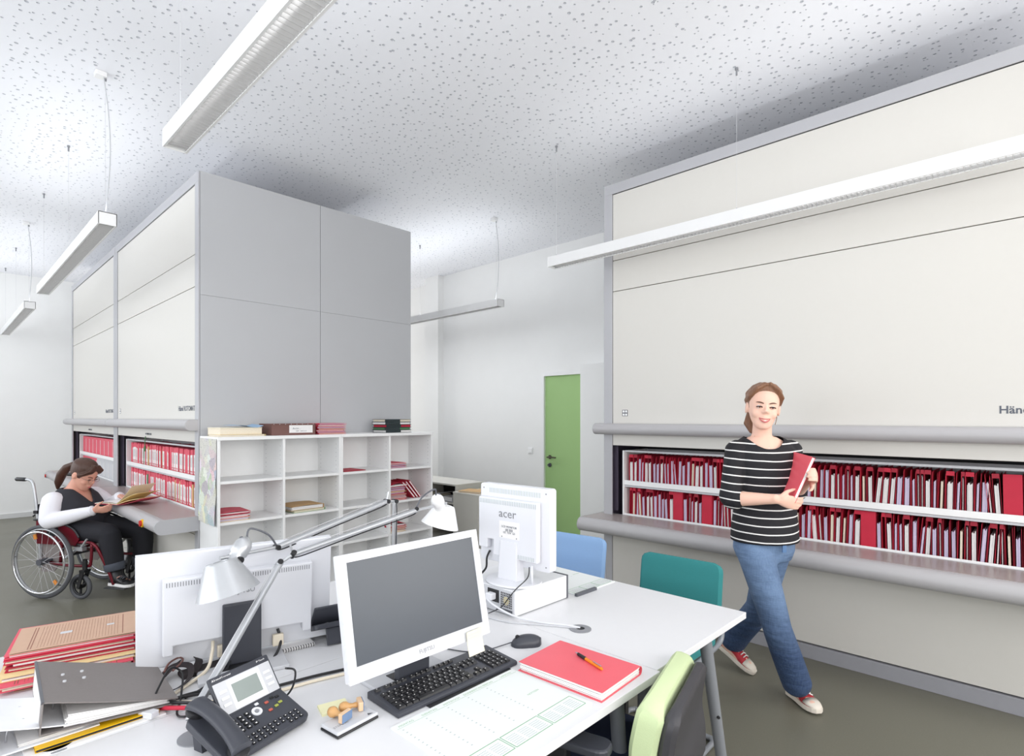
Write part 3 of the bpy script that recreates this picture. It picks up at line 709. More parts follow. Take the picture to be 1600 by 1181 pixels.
# ---------------------------------------------------------------- monitors
M['bezel'] = mat('white_bezel', 'E0E1E6', .35, noise=0)
M['screen'] = mat('switched_off_screen', '4A4F57', .28, noise=.02)
M['blacks'] = mat('black_gloss', '101012', .2, noise=0)
def wide_monitor(label, loc, rz, W, H, tilt, zb, front):
    t = thing('monitor', label, 'monitor', loc, rz, 'wide white monitors')
    z0 = zb - DZ
    R = Matrix.Translation((0, 0, z0)) @ Matrix.Rotation(-tilt, 4, 'X')
    hou = bpy.data.objects.new('x', None)
    b = MB(); b.box(-W/2, W/2, 0, .022, 0, H, R); b.build('housing', M['bezel'], t, bevel=.004)
    b = MB(); b.box(-W/2 + .025, W/2 - .025, -.0012, .0, .04, H - .022, R); b.build('screen', M['screen'], t)
    b = MB()
    for a in ((-W/2, W/2, 0, .0395), (-W/2, W/2, H - .0215, H), (-W/2, -W/2 + .0245, .04, H - .022), (W/2 - .0245, W/2, .04, H - .022)): b.box(a[0], a[1], -.004, .0, a[2], a[3], R)
    b.build('bezel_frame', M['bezel'], t)
    # raised rear housing with a row of vent slots and connectors
    b = MB(); b.prism([(-W*.38, .045), (-W*.33, .045), (-W*.33, .075), (W*.33, .075), (W*.33, .045), (W*.38, .045), (W*.38, H*.80), (-W*.38, H*.80)], -.052, -.022, R @ Matrix.Rotation(PI/2, 4, 'X'))
    rear = b.build('rear_housing', M['bezel'], t, bevel=.004)
    b = MB()
    for i in range(58):
        x = -W*.36 + i*(W*.72/57)
        b.box(x - .0012, x + .0012, .0515, .0524, H*.80 - .022, H*.80 - .008, R)
    tag(b.build('vent_slots', M['mgrey'], rear), kind='stuff')
    text('lettering', 'FUJITSU', .022, M['mgrey'], rear, (R @ V(0, .0524, H*.62)), (PI/2 - tilt, 0, PI))
    b = MB(); b.box(-.035, .035, .0515, .06, H*.12, H*.5, R); b.build('stand_mount', M['bezel'], t, bevel=.002)
    b = MB(); b.cyl(R @ V(.045, .048, .10), R @ V(.045, .056, .10), .007); b.build('lock_slot', M['dark'], rear)
    # stand and foot
    b = MB(); b.box(-.055, .055, .058, .085, .012, z0 + H*.50); b.build('stand_column', M['anth'], t, bevel=.004)
    b = MB(); b.box(-.125, .125, -.05, .17, 0, .012); b.build('stand_foot', M['lgrey'], t, bevel=.003)
    b = MB(); b.box(-.06, .06, -.04, .12, .0122, .0135); b.build('foot_inlay', M['black'], t)
    if front: text('lettering', 'FUJITSU', .016, M['mgrey'], t, R @ V(0, -.0042, .020), (PI/2 - tilt, 0, 0))
    return t
wide_monitor('white widescreen monitor with dark screen facing the camera', (1.0, 1.30, DZ), 0, .50, .33, .20, .807, True)
lm = wide_monitor('white widescreen monitor seen from behind at the left of the desks', (.70, 1.90, DZ), -.25 + PI, .56, .35, .10, .745, False)
b = MB(); b.box(-.018, .018, -.001, .0, 0, .03); o = b.build('sticker', mat('lime_sticker', 'BFD78A', .6), lm); o.location = (-.06, .0445, .255); o.rotation_euler = (-.1, .4, 0)
# connectors and cables at the back of the left monitor
for x, m in ((.05, 'cpaper'), (-.11, 'cpaper'), (.0, 'dgrey')):
    b = MB(); b.box(x - .017, x + .017, .036, .052, .03, .068); b.build('plug', M[m], lm, bevel=.003)
# old square monitor on the desktop computer
t = thing('monitor', 'old square white monitor seen from behind on the small computer', 'monitor', (1.70, 1.60, .8225), -1.525 + PI)
W, H, z0 = .38, .33, .064
b = MB(); b.prism(rrect(W, H, .012, 4, 0, z0 + H/2), -.022, .02, Matrix.Rotation(PI/2, 4, 'X')); hs = b.build('housing', M['bezel'], t, bevel=.003)
# rear bulge
b = MB(); b.prism([(-.145, z0 + .035), (-.145, z0 + .275), (.175, z0 + .275), (.175, z0 + .06), (.125, z0 + .06), (.125, z0 + .10), (.09, z0 + .10), (.09, z0 + .035)], -.05, -.0225, Matrix.Rotation(PI/2, 4, 'X')); rb = b.build('rear_housing', M['bezel'], t, bevel=.004)
b = MB()
for i in range(34): x = -.14 + i*.0092; b.box(x, x + .0035, .0496, .0506, z0 + .25, z0 + .268)
for i in range(32): x = -.14 + i*.0088; b.box(x, x + .0030, .0216, .0226, z0 + .292, z0 + .312)
for i in range(14): x = -.13 + i*.0088; b.box(x, x + .0030, .0496, .0506, z0 + .04, z0 + .056)
tag(b.build('vent_slots', M['tgrey'], rb), kind='stuff')
text('lettering', 'acer', .05, M['mgrey'], rb, (.01, .0506, z0 + .215), (PI/2, 0, PI), sx=1.1)
b = MB(); b.box(-.055, .055, .05, .0506, z0 + .115, z0 + .185); lb = b.build('type_label', M['paper'], t)
text('lettering', 'LCD MONITOR\n||||| |||||||\nCE  TUV  GS', .012, M['text'], lb, (0, .0508, z0 + .15), (PI/2, 0, PI))
b = MB()
for x, z in ((.17, .31), (-.17, .31), (-.17, .02), (.04, .12), (-.04, .12)): b.cyl((x, .0222, z0 + z), (x, .0235 if abs(x) > .1 else .051, z0 + z), .003, n=8)
b.build('screws', M['mgrey'], hs)
MB().box(-W/2 + .02, W/2 - .02, -.0212, -.020, z0 + .02, z0 + H - .02).build('screen', M['screen'], t)
b = MB(); b.loft([[V(-.058, .018, .012), V(.058, .018, .012), (V(.052, .065, .012)), V(-.052, .065, .012)], [V(-.045, .022, .16), V(.045, .022, .16), V(.045, .056, .17), V(-.045, .056, .17)]]); b.build('stand_neck', M['bezel'], t, bevel=.004)
b = MB(); b.lathe([(.115, 0), (.112, .008), (.06, .014)], 32, Matrix.Translation((0, .02, 0)) @ Matrix.Diagonal((1.1, .9, 1, 1))); b.build('stand_foot', M['bezel'], t, smooth=.5)
# desktop computer under it
t = thing('desktop_computer', 'small flat white desktop computer under the old square monitor', 'computer', (1.574, 1.495, DZ))
MB().box(.004, .326, 0, .34, .004, .1).build('case', mat('computer_case', 'E6E7EA', .4), t, bevel=.003)
MB().box(.326, .336, -.001, .341, .002, .102).build('front_panel', M['dgrey'], t, bevel=.002)
rp = MB().box(.0, .004, .004, .336, .006, .098).build('rear_panel', M['lgrey'], t)
b = MB(); b.box(-.0008, .0, .012, .075, .03, .09); b.build('fan_opening', M['dark'], rp)
b = MB()
for i in range(8): b.box(-.0025, -.0008, .012 + i*.009 - .0008, .012 + i*.009 + .0008, .03, .09)
for i in range(8): b.box(-.0025, -.0008, .012, .075, .03 + i*.0086 - .0008, .03 + i*.0086 + .0008)
tag(b.build('fan_grille', M['lgrey'], rp), kind='stuff')
MB().cyl((-.0009, .044, .058), (-.0016, .044, .058), .017, n=16).build('fan_hub', mat('brass_sticker', 'C8B878', .5), rp)
b = MB(); b.box(-.001, .0, .012, .10, .012, .024); b.build('slot_cover', M['dgrey'], rp)
b = MB(); b.box(-.001, .0, .085, .15, .04, .09); b.build('power_socket', M['black'], rp)
MB().box(-.03, -.001, .10, .135, .052, .078).build('power_plug', M['bezel'], rp, bevel=.004)
b = MB()
for i, yy in enumerate((.17, .2, .23, .26)): b.box(-.006, 0, yy, yy + .02, .03, .05)
b.build('ports', mat('teal_ports', '5B8C86', .5), rp)
for xx in (.03, .3):
    for yy in (.03, .31): MB().cyl((xx, yy, 0), (xx, yy, .004), .01, n=10).build('foot', M['black'], t)

# ---------------------------------------------------------------- keyboard
def keyboard(label, loc, rz, body, key, W=.445, D=.15):
    t = thing('keyboard', label, 'keyboard', loc, rz)
    prof = [(-D/2, .0), (-D/2, .010), (-D/2 + .006, .013), (D/2 - .006, .022), (D/2, .018), (D/2, 0)]
    b = MB(); b.loft([[V(-W/2, y, z) for y, z in prof], [V(W/2, y, z) for y, z in prof]]); b.build('keyboard_body', M[body], t, bevel=.002)
    ang = math.atan2(.009, D - .012)
    km = {}
    def key_at(x, y, w, d):
        k = (round(w, 4), round(d, 4))
        if k not in km:
            q = MB(); q.loft([[V(sx*w/2, sy*d/2, 0) for sx, sy in ((-1,-1),(1,-1),(1,1),(-1,1))], [V(sx*(w/2 - .002), sy*(d/2 - .002), .0055) for sx, sy in ((-1,-1),(1,-1),(1,1),(-1,1))]])
            q.cur = 1; q.box(-.003, -.0005, 0, .003, .0055, .0057)
            me = q.mesh('key'); me.materials.append(M[key]); me.materials.append(M['paper']); me.polygons.foreach_set('material_index', q.mi); km[k] = me
        part('key', km[k], t, (x, y, .0128 + (y + D/2 - .006)/(D - .012)*.009), (ang, 0, 0))
    p = .0188; x0 = -W/2 + .018
    rows = [(-.053, [1.3, 1.1, 1.1, 5.8, 1.1, 1.1, 1.3, 1.2]), (-.034, [1.3] + [1]*11 + [1.7]), (-.015, [1.8] + [1]*11 + [1.2]), (.004, [1.5] + [1]*12 + [.5]), (.023, [1]*13 + [1.9])]
    for y, ws in rows:
        x = x0
        for w in ws:
            key_at(x + w*p/2 - .006, y, w*p - .0016, p - .0018); x += w*p
    x = x0
    for i in range(13):
        key_at(x + .0085 - .006, .055, .0165, .012); x += .0185 + (.012 if i in (0, 4, 8) else 0)
    for j, y in enumerate((.004, .023)):
        for i in range(3): key_at(W/2 - .152 + i*p, y, p - .0016, p - .0018)
    for i in range(3): key_at(W/2 - .152 + i*p, -.053, p - .0016, p - .0018)
    key_at(W/2 - .152 + p, -.034, p - .0016, p - .0018)
    for j in range(5):
        for i in range(4): key_at(W/2 - .083 + i*p, -.053 + j*.019, p - .0016, p - .0018)
    return t
keyboard('black keyboard with white lettered keys under the dark-screened monitor', (1.062, 1.284, DZ + .001), -.01, 'anth', 'black')
# mouse
t = thing('computer_mouse', 'dark grey computer mouse between the keyboard and the red file', 'mouse', (1.418, 1.292, DZ), math.atan2(.6, -.78))
rings = []
for i in range(13):
    u = i/12; x = -.052 + .104*u; w = .030*math.sqrt(max(.04, 1 - (2*u - 1)**4)); h = .036*math.sqrt(max(.05, 1 - (1.75*u - .78)**2)) * (1 if u < .85 else .93)
    rings.append([V(x, -w, 0)] + [V(x, w*math.cos(PI - PI*k/8)*1.0, .006 + (h - .006)*math.sin(PI*k/8)) for k in range(9)] + [V(x, w, 0)])
MB().loft(rings).build('shell', M['anth'], t, smooth=.9)
b = MB(); b.cyl((.030, -.0035, .0275), (.030, .0035, .0275), .008, n=12); b.build('scroll_wheel', M['black'], t, smooth=.6)
MB().tube(bez([(.05, 0, .012), (.075, .002, .006), (.14, .03, .003), (.20, .035, .003), (.27, .0, .003)]), .0018, 6).build('mouse_cable', M['anth'], t, smooth=.8)

# ---------------------------------------------------------------- thick red file with pen
t = thing('file_folder', 'thick red plastic file lying on the front desk under an orange pen', 'folder', (1.378, 1.035, DZ), .05)
w, d, h = .228, .300, .027
b = MB(); prof = [(-w/2, 0), (w/2 - .010, 0)] + [(w/2 - .010 + .0125*math.sin(PI*k/8), .0135 - .0135*math.cos(PI*k/8)) for k in range(1, 8)] + [(w/2 - .010, h), (-w/2 + .004, h + .0)]
inner = [(x, z) for x, z in prof]
e = .0016
ring = prof + [(x if i > 1 else x, z) for i, (x, z) in enumerate([])]
outer = prof; inn = [(-w/2, e), (w/2 - .010, e)] + [(w/2 - .010 + .011*math.sin(PI*k/8), .0135 - .0119*math.cos(PI*k/8)) for k in range(1, 8)] + [(w/2 - .010, h - e), (-w/2 + .004, h - e)]
loop = outer + inn[::-1]
b.loft([[V(x, -d/2, z) for x, z in loop], [V(x, d/2, z) for x, z in loop]], cap=False)
n = len(outer)
for yy in (-d/2, d/2):
    k0 = len(b.v); b.v += [(x, yy, z) for x, z in outer] + [(x, yy, z) for x, z in inn]
    for i in range(n - 1): b.f.append((k0 + i, k0 + i + 1, k0 + n + i + 1, k0 + n + i)); b.mi.append(0)
M['coral'] = mat('coral_plastic', 'E8606C', .4, noise=.03, nscale=20)
b.build('cover', M['coral'], t)
b = MB()
for i in range(6): b.box(-w/2 + .003 + random.uniform(0, .006), w/2 - .008, -d/2 + .003 + random.uniform(0, .006), d/2 - .006, e + .0002 + i*.0039, e + i*.0039 + .0036)
b.build('papers', M['paper'], t)
t = thing('pen', 'orange ballpoint pen with dark grip lying on the thick red file', 'pen', (1.405, 1.022, DZ + .027 + .0052), math.atan2(.128, .040))
b = MB(); b.cyl((-.066, 0, 0), (.02, 0, 0), .0045, .005); b.cyl((-.070, 0, 0), (-.066, 0, 0), .003, .0045); b.build('barrel', mat('orange_plastic', 'F08A1C', .25), t, smooth=.7)
b = MB(); b.cyl((.012, 0, 0), (.052, 0, 0), .0055, .005); b.build('grip', M['black'], t, smooth=.7)
b = MB(); b.cyl((.052, 0, 0), (.068, 0, 0), .0045, .001); b.build('tip', M['chrome'], t, smooth=.7)
b = MB(); b.box(-.064, -.025, -.002, .002, .005, .0072); b.build('clip', M['chrome'], t)

# ---------------------------------------------------------------- desk pad with weekly calendar
def desk_pad(label, loc, rz, W, D, strip=True):
    t = thing('desk_pad', label, 'desk pad', loc, rz)
    MB().box(0, W, 0, D, 0, .004).build('sheet_stack', mat('pad_paper', 'E6EAE9', .8, noise=.01), t)
    if strip: MB().box(.13, W + .0, D + .001, D + .028, 0, .0032).build('binding_strip', M['black'], t)
    g = MB(); z = .0042
    def line(x0, y0, x1, y1, wd=.0011):
        v = V(x1 - x0, y1 - y0, 0); n_ = V(-v.y, v.x, 0).normalized()*wd
        g.add([V(x0, y0, z) - n_, V(x1, y1, z) - n_, V(x1, y1, z) + n_, V(x0, y0, z) + n_], [(0, 1, 2, 3)])
    bw = (W - .03)/3
    for i in range(3):
        a = .012 + i*(bw + .003); c = a + bw - .003
        for q in ((a, .012, c, .012), (a, .068, c, .068), (a, .012, a, .068), (c, .012, c, .068)): line(*q)
    line(.005, D - .022, W - .005, D - .022, .0004)
    g.build('green_rules', mat('green_rule', '79AE80', .7), t, fix=False)
    days = ('MONTAG', 'DIENSTAG', 'MITTWOCH', 'DONNERSTAG', 'FREITAG', 'SAMSTAG')
    for i, s in enumerate(days): text('lettering', s, .0105, M['tgreen'], t, (.014 + i*W/6.1, D - .014, .0041), (0, 0, 0), .0001, 'LEFT')
    text('lettering', 'NOTIZEN', .0105, M['tgreen'], t, (W*.80, D*.52, .0041), (0, 0, 0), .0001, 'LEFT')
    tk = MB()
    for i in range(5):
        for j in range(12): x = .012 + i*W/6.1; y = D - .035 - j*.0155; tk.add([V(x, y, z), V(x + .005, y, z), V(x + .005, y + .003, z), V(x, y + .003, z)], [(0, 1, 2, 3)])
    for i in range(3):
        for k in range(3):
            for r_ in range(6):
                for c_ in range(7):
                    x = .020 + i*(bw + .003) + k*(bw - .012)/3 + c_*.0048; y = .018 + r_*.0072
                    tk.add([V(x, y, z), V(x + .0028, y, z), V(x + .0028, y + .0026, z), V(x, y + .0026, z)], [(0, 1, 2, 3)])
    tag(tk.build('small_print', M['tgrey'], t, fix=False), kind='stuff')
    return t
desk_pad('paper desk pad with weekly calendar on the front desk', (.805, .888, DZ), .015, .445, .30)
o = desk_pad('second paper desk pad with calendar print beside the small computer', (1.96, 1.49, DZ), -.03, .29, .40, False)
b = MB(); b.box(-.01, .13, -.015, .0, 0, .012); b.build('dark_edge_clip', M['dgrey'], o)

# ---------------------------------------------------------------- stamps, sticky notes
t = thing('stamp_pad', 'grey stamp pad with dark base under the wooden stamps', 'stamp pad', (.742, 1.282, DZ), .12)
MB().box(-.063, .063, -.036, .036, 0, .007).build('base', M['black'], t, bevel=.003); MB().box(-.062, .062, -.035, .035, .007, .016).build('lid', M['lgrey'], t, bevel=.003)
b = MB(); b.prism([(.035, -.028), (.05, -.028), (.04, -.018)], .0161, .0165); b.build('lid_print', M['dgrey'], t); text('lettering', 'STEMPEL', .011, M['mgrey'], t, (-.035, -.01, .0162), (0, 0, .0), .0001)
M['wood'] = mat('varnished_wood', 'C89A63', .35, noise=.1, nscale=60)
def stamp(label, loc, rz, tilt):
    t = thing('rubber_stamp', label, 'stamp', loc, rz, 'wooden rubber stamps')
    R = Matrix.Rotation(tilt, 4, 'Y')
    b = MB(); b.box(-.012, .012, -.019, .019, .002, .015, R); b.build('stamp_block', mat('pale_wood', 'DDBB98', .5), t, bevel=.002)
    b = MB(); b.box(-.011, .011, -.018, .018, 0, .002, R); b.build('rubber_face', mat('blue_rubber', '6E86A8', .6), t)
    b = MB(); b.lathe([(.006, .015), (.0075, .020), (.006, .028), (.0075, .036), (.013, .044), (.0145, .052), (.011, .061), (.003, .065)], 18, R); b.build('knob_handle', M['wood'], t, smooth=.9)
    return t
stamp('wooden stamp lying on its side, blue rubber face toward the camera', (.728, 1.270, DZ + .0285), -1.25, -1.55).scale = (.95,)*3
stamp('wooden stamp lying behind the one with the blue face', (.790, 1.300, DZ + .0285), -.35, -1.55).scale = (.95,)*3
o = MB().box(-.037, .037, -.028, .028, 0, .006).build('sticky_note_pad', mat('pale_yellow_note', 'F3EFC4', .8)); o.location = (.752, 1.382, DZ); o.rotation_euler = (0, 0, -.25)
tag(o, 'small pale yellow sticky note pad behind the stamps', 'sticky notes')
b = MB(); rings = []
for i in range(7): u = i/6; rings.append([V(-.033, -.012*u*u, -.072*u), V(.033, -.014*u*u, -.072*u), V(.033, -.014*u*u - .0005, -.072*u), V(-.033, -.012*u*u - .0005, -.072*u)])
b.loft(rings); o = b.build('sticky_note', mat('cream_note', 'EFEAD0', .8, noise=.03), smooth=.8); o.location = (1.178, 1.292, .838); o.rotation_euler = (0, 0, .05)
tag(o, 'cream sticky note hanging from the lower monitor edge', 'sticky note')
q = MB()
for i in range(5): q.box(-.026, .02 - .006*(i % 2), -.0012 - .0006*i, -.0006 - .0006*i, -.012 - i*.009, -.0112 - i*.009)
q.build('pencil_lines', M['tgrey'], o)

# ---------------------------------------------------------------- telephones
def phone(label, loc, rz, group):
    t = thing('desk_phone', label, 'telephone', loc, rz, group)
    # base: local x right, y away from user; near edge at y = 0; rises to the back
    W, D = .232, .165; a = .36
    R = Matrix.Translation((0, 0, .004)) @ Matrix.Rotation(a, 4, 'X')
    MB().prism(rrect(W, D, .014, 4, W/2, D/2), 0, .018, R).build('phone_base', M['anth'], t, bevel=.003)
    b = MB(); b.box(.03, .19, D - .02, D - .012, -.055, 0, R); b.build('rear_foot', M['anth'], t, bevel=.002)
    b = MB(); b.loft([[V(.02, D*.93*math.cos(a) - .03, 0), V(.05, D*.93*math.cos(a) - .03, 0), V(.05, D*.93*math.cos(a), 0), V(.02, D*.93*math.cos(a), 0)], [R @ V(.02, D*.8, 0), R @ V(.05, D*.8, 0), R @ V(.05, D, 0), R @ V(.02, D, 0)]]); b.build('rear_foot', M['anth'], t)
    # handset lying along the left side
    pts = bez([R @ V(.032, .0, .034), R @ V(.032, .03, .044), R @ V(.032, .09, .052), R @ V(.032, .15, .046), R @ V(.032, .185, .034)], 6); rings = []
    yv = R.to_3x3() @ V(0, 1, 0); zv = R.to_3x3() @ V(0, 0, 1)
    for i, p in enumerate(pts):
        u = i/(len(pts) - 1); e_ = abs(2*u - 1); w = .021 + .009*max(0, e_ - .35); h = .012 + .008*max(0, e_ - .5)
        s_ = 1 if 0 < i < len(pts) - 1 else .6
        rings.append([p + V(1, 0, 0)*(w*s_*math.cos(2*PI*k/14)) + zv*(h*s_*math.sin(2*PI*k/14)) for k in range(14)])
    MB().loft(rings).build('handset', M['anth'], t, smooth=.9)
    for yy in (.012, .17):
        b = MB(); b.lathe([(.024, .018), (.024, .030), (.018, .034)], 18, R @ Matrix.Translation((.032, yy, 0))); b.build('handset_cradle', M['black'], t, smooth=.6)
    # tilted display wing behind the keypad
    T = Matrix.Translation(R @ V(.066, D - .05, .018)) @ Matrix.Rotation(.95, 4, 'X')
    b = MB(); b.box(-.004, .168, -.002, .10, -.008, 0, T); w = b.build('display_wing', M['anth'], t, bevel=.004)
    b = MB(); b.box(.002, .162, .004, .082, .0, .0015, T); b.build('display_surround', M['lgrey'], w)
    b = MB(); b.box(.036, .128, .006, .0785, .0015, .002, T); b.build('display_bezel', mat('silver_white', 'E4E5E8', .4), w)
    b = MB(); b.box(.045, .118, .020, .066, .002, .0026, T); b.build('display', mat('lcd', '8F9894', .3), w)
    b = MB()
    for x in (.010, .134):
        for k in range(3):
            b.box(x, x + .02, .022 + k*.016, .029 + k*.016, .0015, .0035, T)
    b.build('soft_keys', M['bezel'], w)
    text('lettering', 'Alcatel\u00b7Lucent', .009, M['paper'], w, T @ V(.03, .091, .0003), (a + .95, 0, 0), .0002)
    text('lettering', 'IP Touch', .007, M['paper'], w, T @ V(.142, .091, .0003), (a + .95, 0, 0), .0002)
    # keypad
    km = MB().box(-.0055, .0055, -.0038, .0038, 0, .003).mesh('key'); km.materials.append(M['black'])
    kd = MB().box(-.002, .002, -.0015, .0015, .003, .0032).mesh('key_print'); kd.materials.append(M['paper'])
    for r_ in range(4):
        for c_ in range(3):
            o = part('key', km, t, R @ V(.077 + c_*.018, .058 + r_*.0125, .018), (a, 0, 0)); part('key_print', kd, o)
    b = MB(); b.lathe([(.013, .018), (.013, .0205), (.0075, .0205), (.0075, .019)], 20, R @ Matrix.Translation((.137, .088, 0))); b.build('navigation_ring', M['bezel'], t, smooth=.6)
    b = MB(); b.lathe([(.005, .018), (.005, .0215)], 14, R @ Matrix.Translation((.137, .088, 0))); b.build('navigation_key', M['mgrey'], t, smooth=.6)
    rd = mat('red_key', 'B5584A', .4); gn = mat('olive_key', '9BA24A', .4)
    for i, (x, y, m) in enumerate(((.172, .098, rd), (.165, .072, rd), (.185, .075, gn), (.200, .080, gn), (.192, .104, M['black']), (.205, .100, M['black']), (.150, .108, M['bezel']))):
        b = MB(); b.box(x - .005, x + .005, y - .0035, y + .0035, .018, .021, R); b.build('function_key', m, t, bevel=.001)
    lk = MB().box(-.0042, .0042, -.003, .003, 0, .0025).mesh('letter_key'); lk.materials.append(M['black'])
    for r_ in range(3):
        for c_ in range(10):
            if r_ == 0 and c_ in (5, 6): continue
            o = part('letter_key', lk, t, R @ V(.074 + c_*.0152, .012 + r_*.0115, .018), (a, 0, 0)); part('key_print', kd, o, (0, 0, -.0005), scale=(.7, .7, 1))
    return t
phone('dark grey desk phone with display and keypad beside the lamp foot', (.452, 1.302, DZ), .285, 'desk phones')
phone('dark desk phone mostly hidden behind the dark-screened monitor', (1.155, 1.885, DZ), PI - .2, 'desk phones')

# ---------------------------------------------------------------- binders and papers at the left
b = MB(); b.box(-.15, .13, -.105, .105, 0, .004); o = b.build('paper_sheets', M['paper']); o.location = (.30, 1.775, DZ); o.rotation_euler = (0, 0, .02); tag(o, 'loose white sheets in a clear sleeve lowest in the binder heap', 'paper')
t = thing('elastic_folder', 'bright yellow folder with black edge sticking out under the binders', 'folder', (.30, 1.805, DZ + .0045), .0)
MB().box(-.13, .12, -.12, .13, 0, .0018).build('cover', M['yel'], t); MB().box(-.13, .12, -.12, .13, .0065, .0083).build('cover', M['yel'], t)
MB().box(-.128, .118, -.121, .125, .0018, .0065).build('black_edge', M['black'], t)
def binder(name, label, loc, rz, cm, W, D, hs, he, paper_h):
    t = thing(name, label, 'binder', loc, rz)
    e = .003
    MB().box(0, W, 0, D, 0, e).build('cover', M[cm], t); MB().box(0, e, 0, D, e, hs - e).build('spine', M[cm], t)
    b = MB(); N = 10; rings = []
    for i in range(N + 1):
        u = i/N; x = W*u; z = hs - e + (he - hs)*(u**1.15) - .006*math.sin(PI*u)
        rings.append([V(x, 0, z), V(x, D, z), V(x, D, z + e), V(x, 0, z + e)])
    b.loft(rings); b.build('cover', M[cm], t, smooth=.5)
    b = MB()
    for i in range(9):
        za = e + .001 + i*paper_h/9; x0 = .045 + random.uniform(0, .008); sl = (he - hs)/W*(.8*i/9)
        xe = W - .012 - random.uniform(0, .02); y0 = .006 + random.uniform(0, .006)
        zb2 = e + .001 + i*min(paper_h, he*.8)/9
        b.loft([[V(x0, y0, za), V(x0, D - .012, za), V(x0, D - .012, za + paper_h/10), V(x0, y0, za + paper_h/10)], [V(xe, y0, zb2), V(xe, D - .012, zb2), V(xe, D - .012, zb2 + .0012), V(xe, y0, zb2 + .0012)]])
    b.build('papers', M['paper'], t)
    b = MB()
    for yy in (D/2 - .04, D/2 + .04): b.tube(bez([(.03, yy, e), (.034, yy, hs*.5), (.055, yy, hs*.72), (.08, yy, hs*.5), (.085, yy, e)], 5), .0018, 6)
    b.build('ring_mechanism', M['chrome'], t, smooth=.8)
    return t
M['bgrey'] = mat('grey_binder_card', '7E7876', .6, noise=.07, nscale=150)
M['bwhite'] = mat('white_binder', 'EDEEF2', .45)
t = binder('ring_binder', 'white ring binder lying under the grey binder at the left', (.095, 1.705, DZ + .0135), 0, 'bwhite', .20, .20, .066, .014, .008)
t2 = binder('ring_binder', 'grey marbled ring binder full of papers, topmost of the binder heap', (.178, 1.70, DZ + .0345), -.06, 'bgrey', .285, .30, .078, .016, .028)
t2.rotation_euler = (0, .075, -.06)
MB().box(-.0012, -.0002, .03, .27, .012, .068).build('spine_label', M['paper'], t2)
MB().box(-.0016, .004, .0, .30, .073, .0785).build('spine_edge', M['dgrey'], t2)
b = MB()
for x, y in ((.05, .12), (.05, .17), (.09, .12), (.09, .17)): b.cyl((x, y, .073), (x, y, .0765), .004, n=10)
b.build('rivets', M['lgrey'], t2, smooth=.6)
# big pile of files behind
pz = DZ; px_, py_ = .335, 2.25
spec = [('tan', .31, .24, .010, .01, -.05, 'brown file lowest in the big pile at the left'), ('pink', .32, .25, .014, -.03, -.045, 'pink-red printed file sticking out low in the big left pile'), ('yellow', .33, .25, .012, -.015, -.015, 'pale yellow folder in the middle of the big left pile'),
        ('red', .32, .24, .012, .0, .01, 'red file with dark inside just above the pale yellow folder'), ('dred', .32, .24, .010, .005, .012, 'dark red file in the upper half of the big left pile'), ('red', .32, .24, .012, -.005, .01, 'red file third from the top of the big left pile'), ('pink', .32, .26, .010, .0, .03, 'pink-red file peeking out behind the tan cover of the big pile'), ('tan', .315, .235, .006, .005, .015, 'tan ruled file cover on top of the big left pile')]
for i, (cm, w, d, th, dx, dy, lab) in enumerate(spec):
    o = flat_file('file_folder', lab, px_ + dx, py_ + dy, pz, w, d, th, -.22 + (.05 if i == 1 else 0) + random.uniform(-.02, .02), cm, 'cpaper' if i % 2 else 'paper', 'big pile of files at the left')
    if i in (1, 7):
        q = MB(); n_ = 26
        for k in range(n_): x = -w/2 + .06 + k*(w - .11)/n_; q.box(x, x + .0006, -d/2 + .012, d/2 - .02, th, th + .0003)
        q.box(-w/2 + .045, -w/2 + .047, -d/2 + .01, d/2 - .02, th, th + .0004); q.box(-w/2 + .038, -w/2 + .040, -d/2 + .01, d/2 - .02, th, th + .0004); q.box(w/2 - .045, w/2 - .043, -d/2 + .01, d/2 - .02, th, th + .0004)
        q.build('printed_rules', mat('brown_print', '8C5A4C', .7), o)
        q = MB(); q.box(-.05, -.02, -.01, .01, th, th + .0006); q.box(.07, .09, .0, .014, th, th + .0006); q.build('metal_eyelets', M['lgrey'], o)
    pz += th + .0008
# spiral notebook behind the left monitor
t = thing('spiral_notebook', 'white spiral notepad lying behind the dark monitor stand', 'notebook', (.85, 1.88, DZ), -.17)
MB().box(-.075, .075, -.06, .09, 0, .010).build('pages', M['paper'], t, bevel=.001)
q = MB()
for i in range(18): x = -.07 + i*.0082; q.tube([(x, -.056, .011), (x, -.064, .010), (x, -.066, .004), (x, -.06, .0005)], .0013, 5)
q.build('spiral_wire', M['black'], t)
# lanyard: folded black strap with a clip
t = thing('lanyard', 'dark brown lanyard strap curled up behind the left monitor', 'lanyard', (.50, 1.85, DZ))
def strap(pts, w):
    P_ = bez(pts, 7); rings = []
    for i, p in enumerate(P_):
        a_ = P_[max(i-1, 0)]; b_ = P_[min(i+1, len(P_)-1)]; tdir = (b_ - a_).normalized(); s_ = tdir.cross(V(0, 0, 1)); s_ = s_.normalized() if s_.length > .1 else V(1, 0, 0)
        s_ = (s_ + V(0, 0, .5)).normalized()
        nn = tdir.cross(s_).normalized()*.0012
        rings.append([p - s_*w - nn, p + s_*w - nn, p + s_*w + nn, p - s_*w + nn])
    return MB().loft(rings)
M['strap'] = mat('dark_brown_webbing', '2C2527', .7, noise=.15, nscale=200)
strap([(-.07, -.05, .012), (-.02, -.07, .012), (.03, -.03, .014), (.045, .02, .03), (.01, .04, .035), (-.03, .02, .02), (-.05, .0, .012)], .009).build('strap', M['strap'], t, smooth=.8)
strap([(-.05, .0, .02), (0, .05, .02), (.05, .085, .04), (.08, .05, .03), (.05, .0, .016)], .011).build('strap', M['strap'], t, smooth=.8)
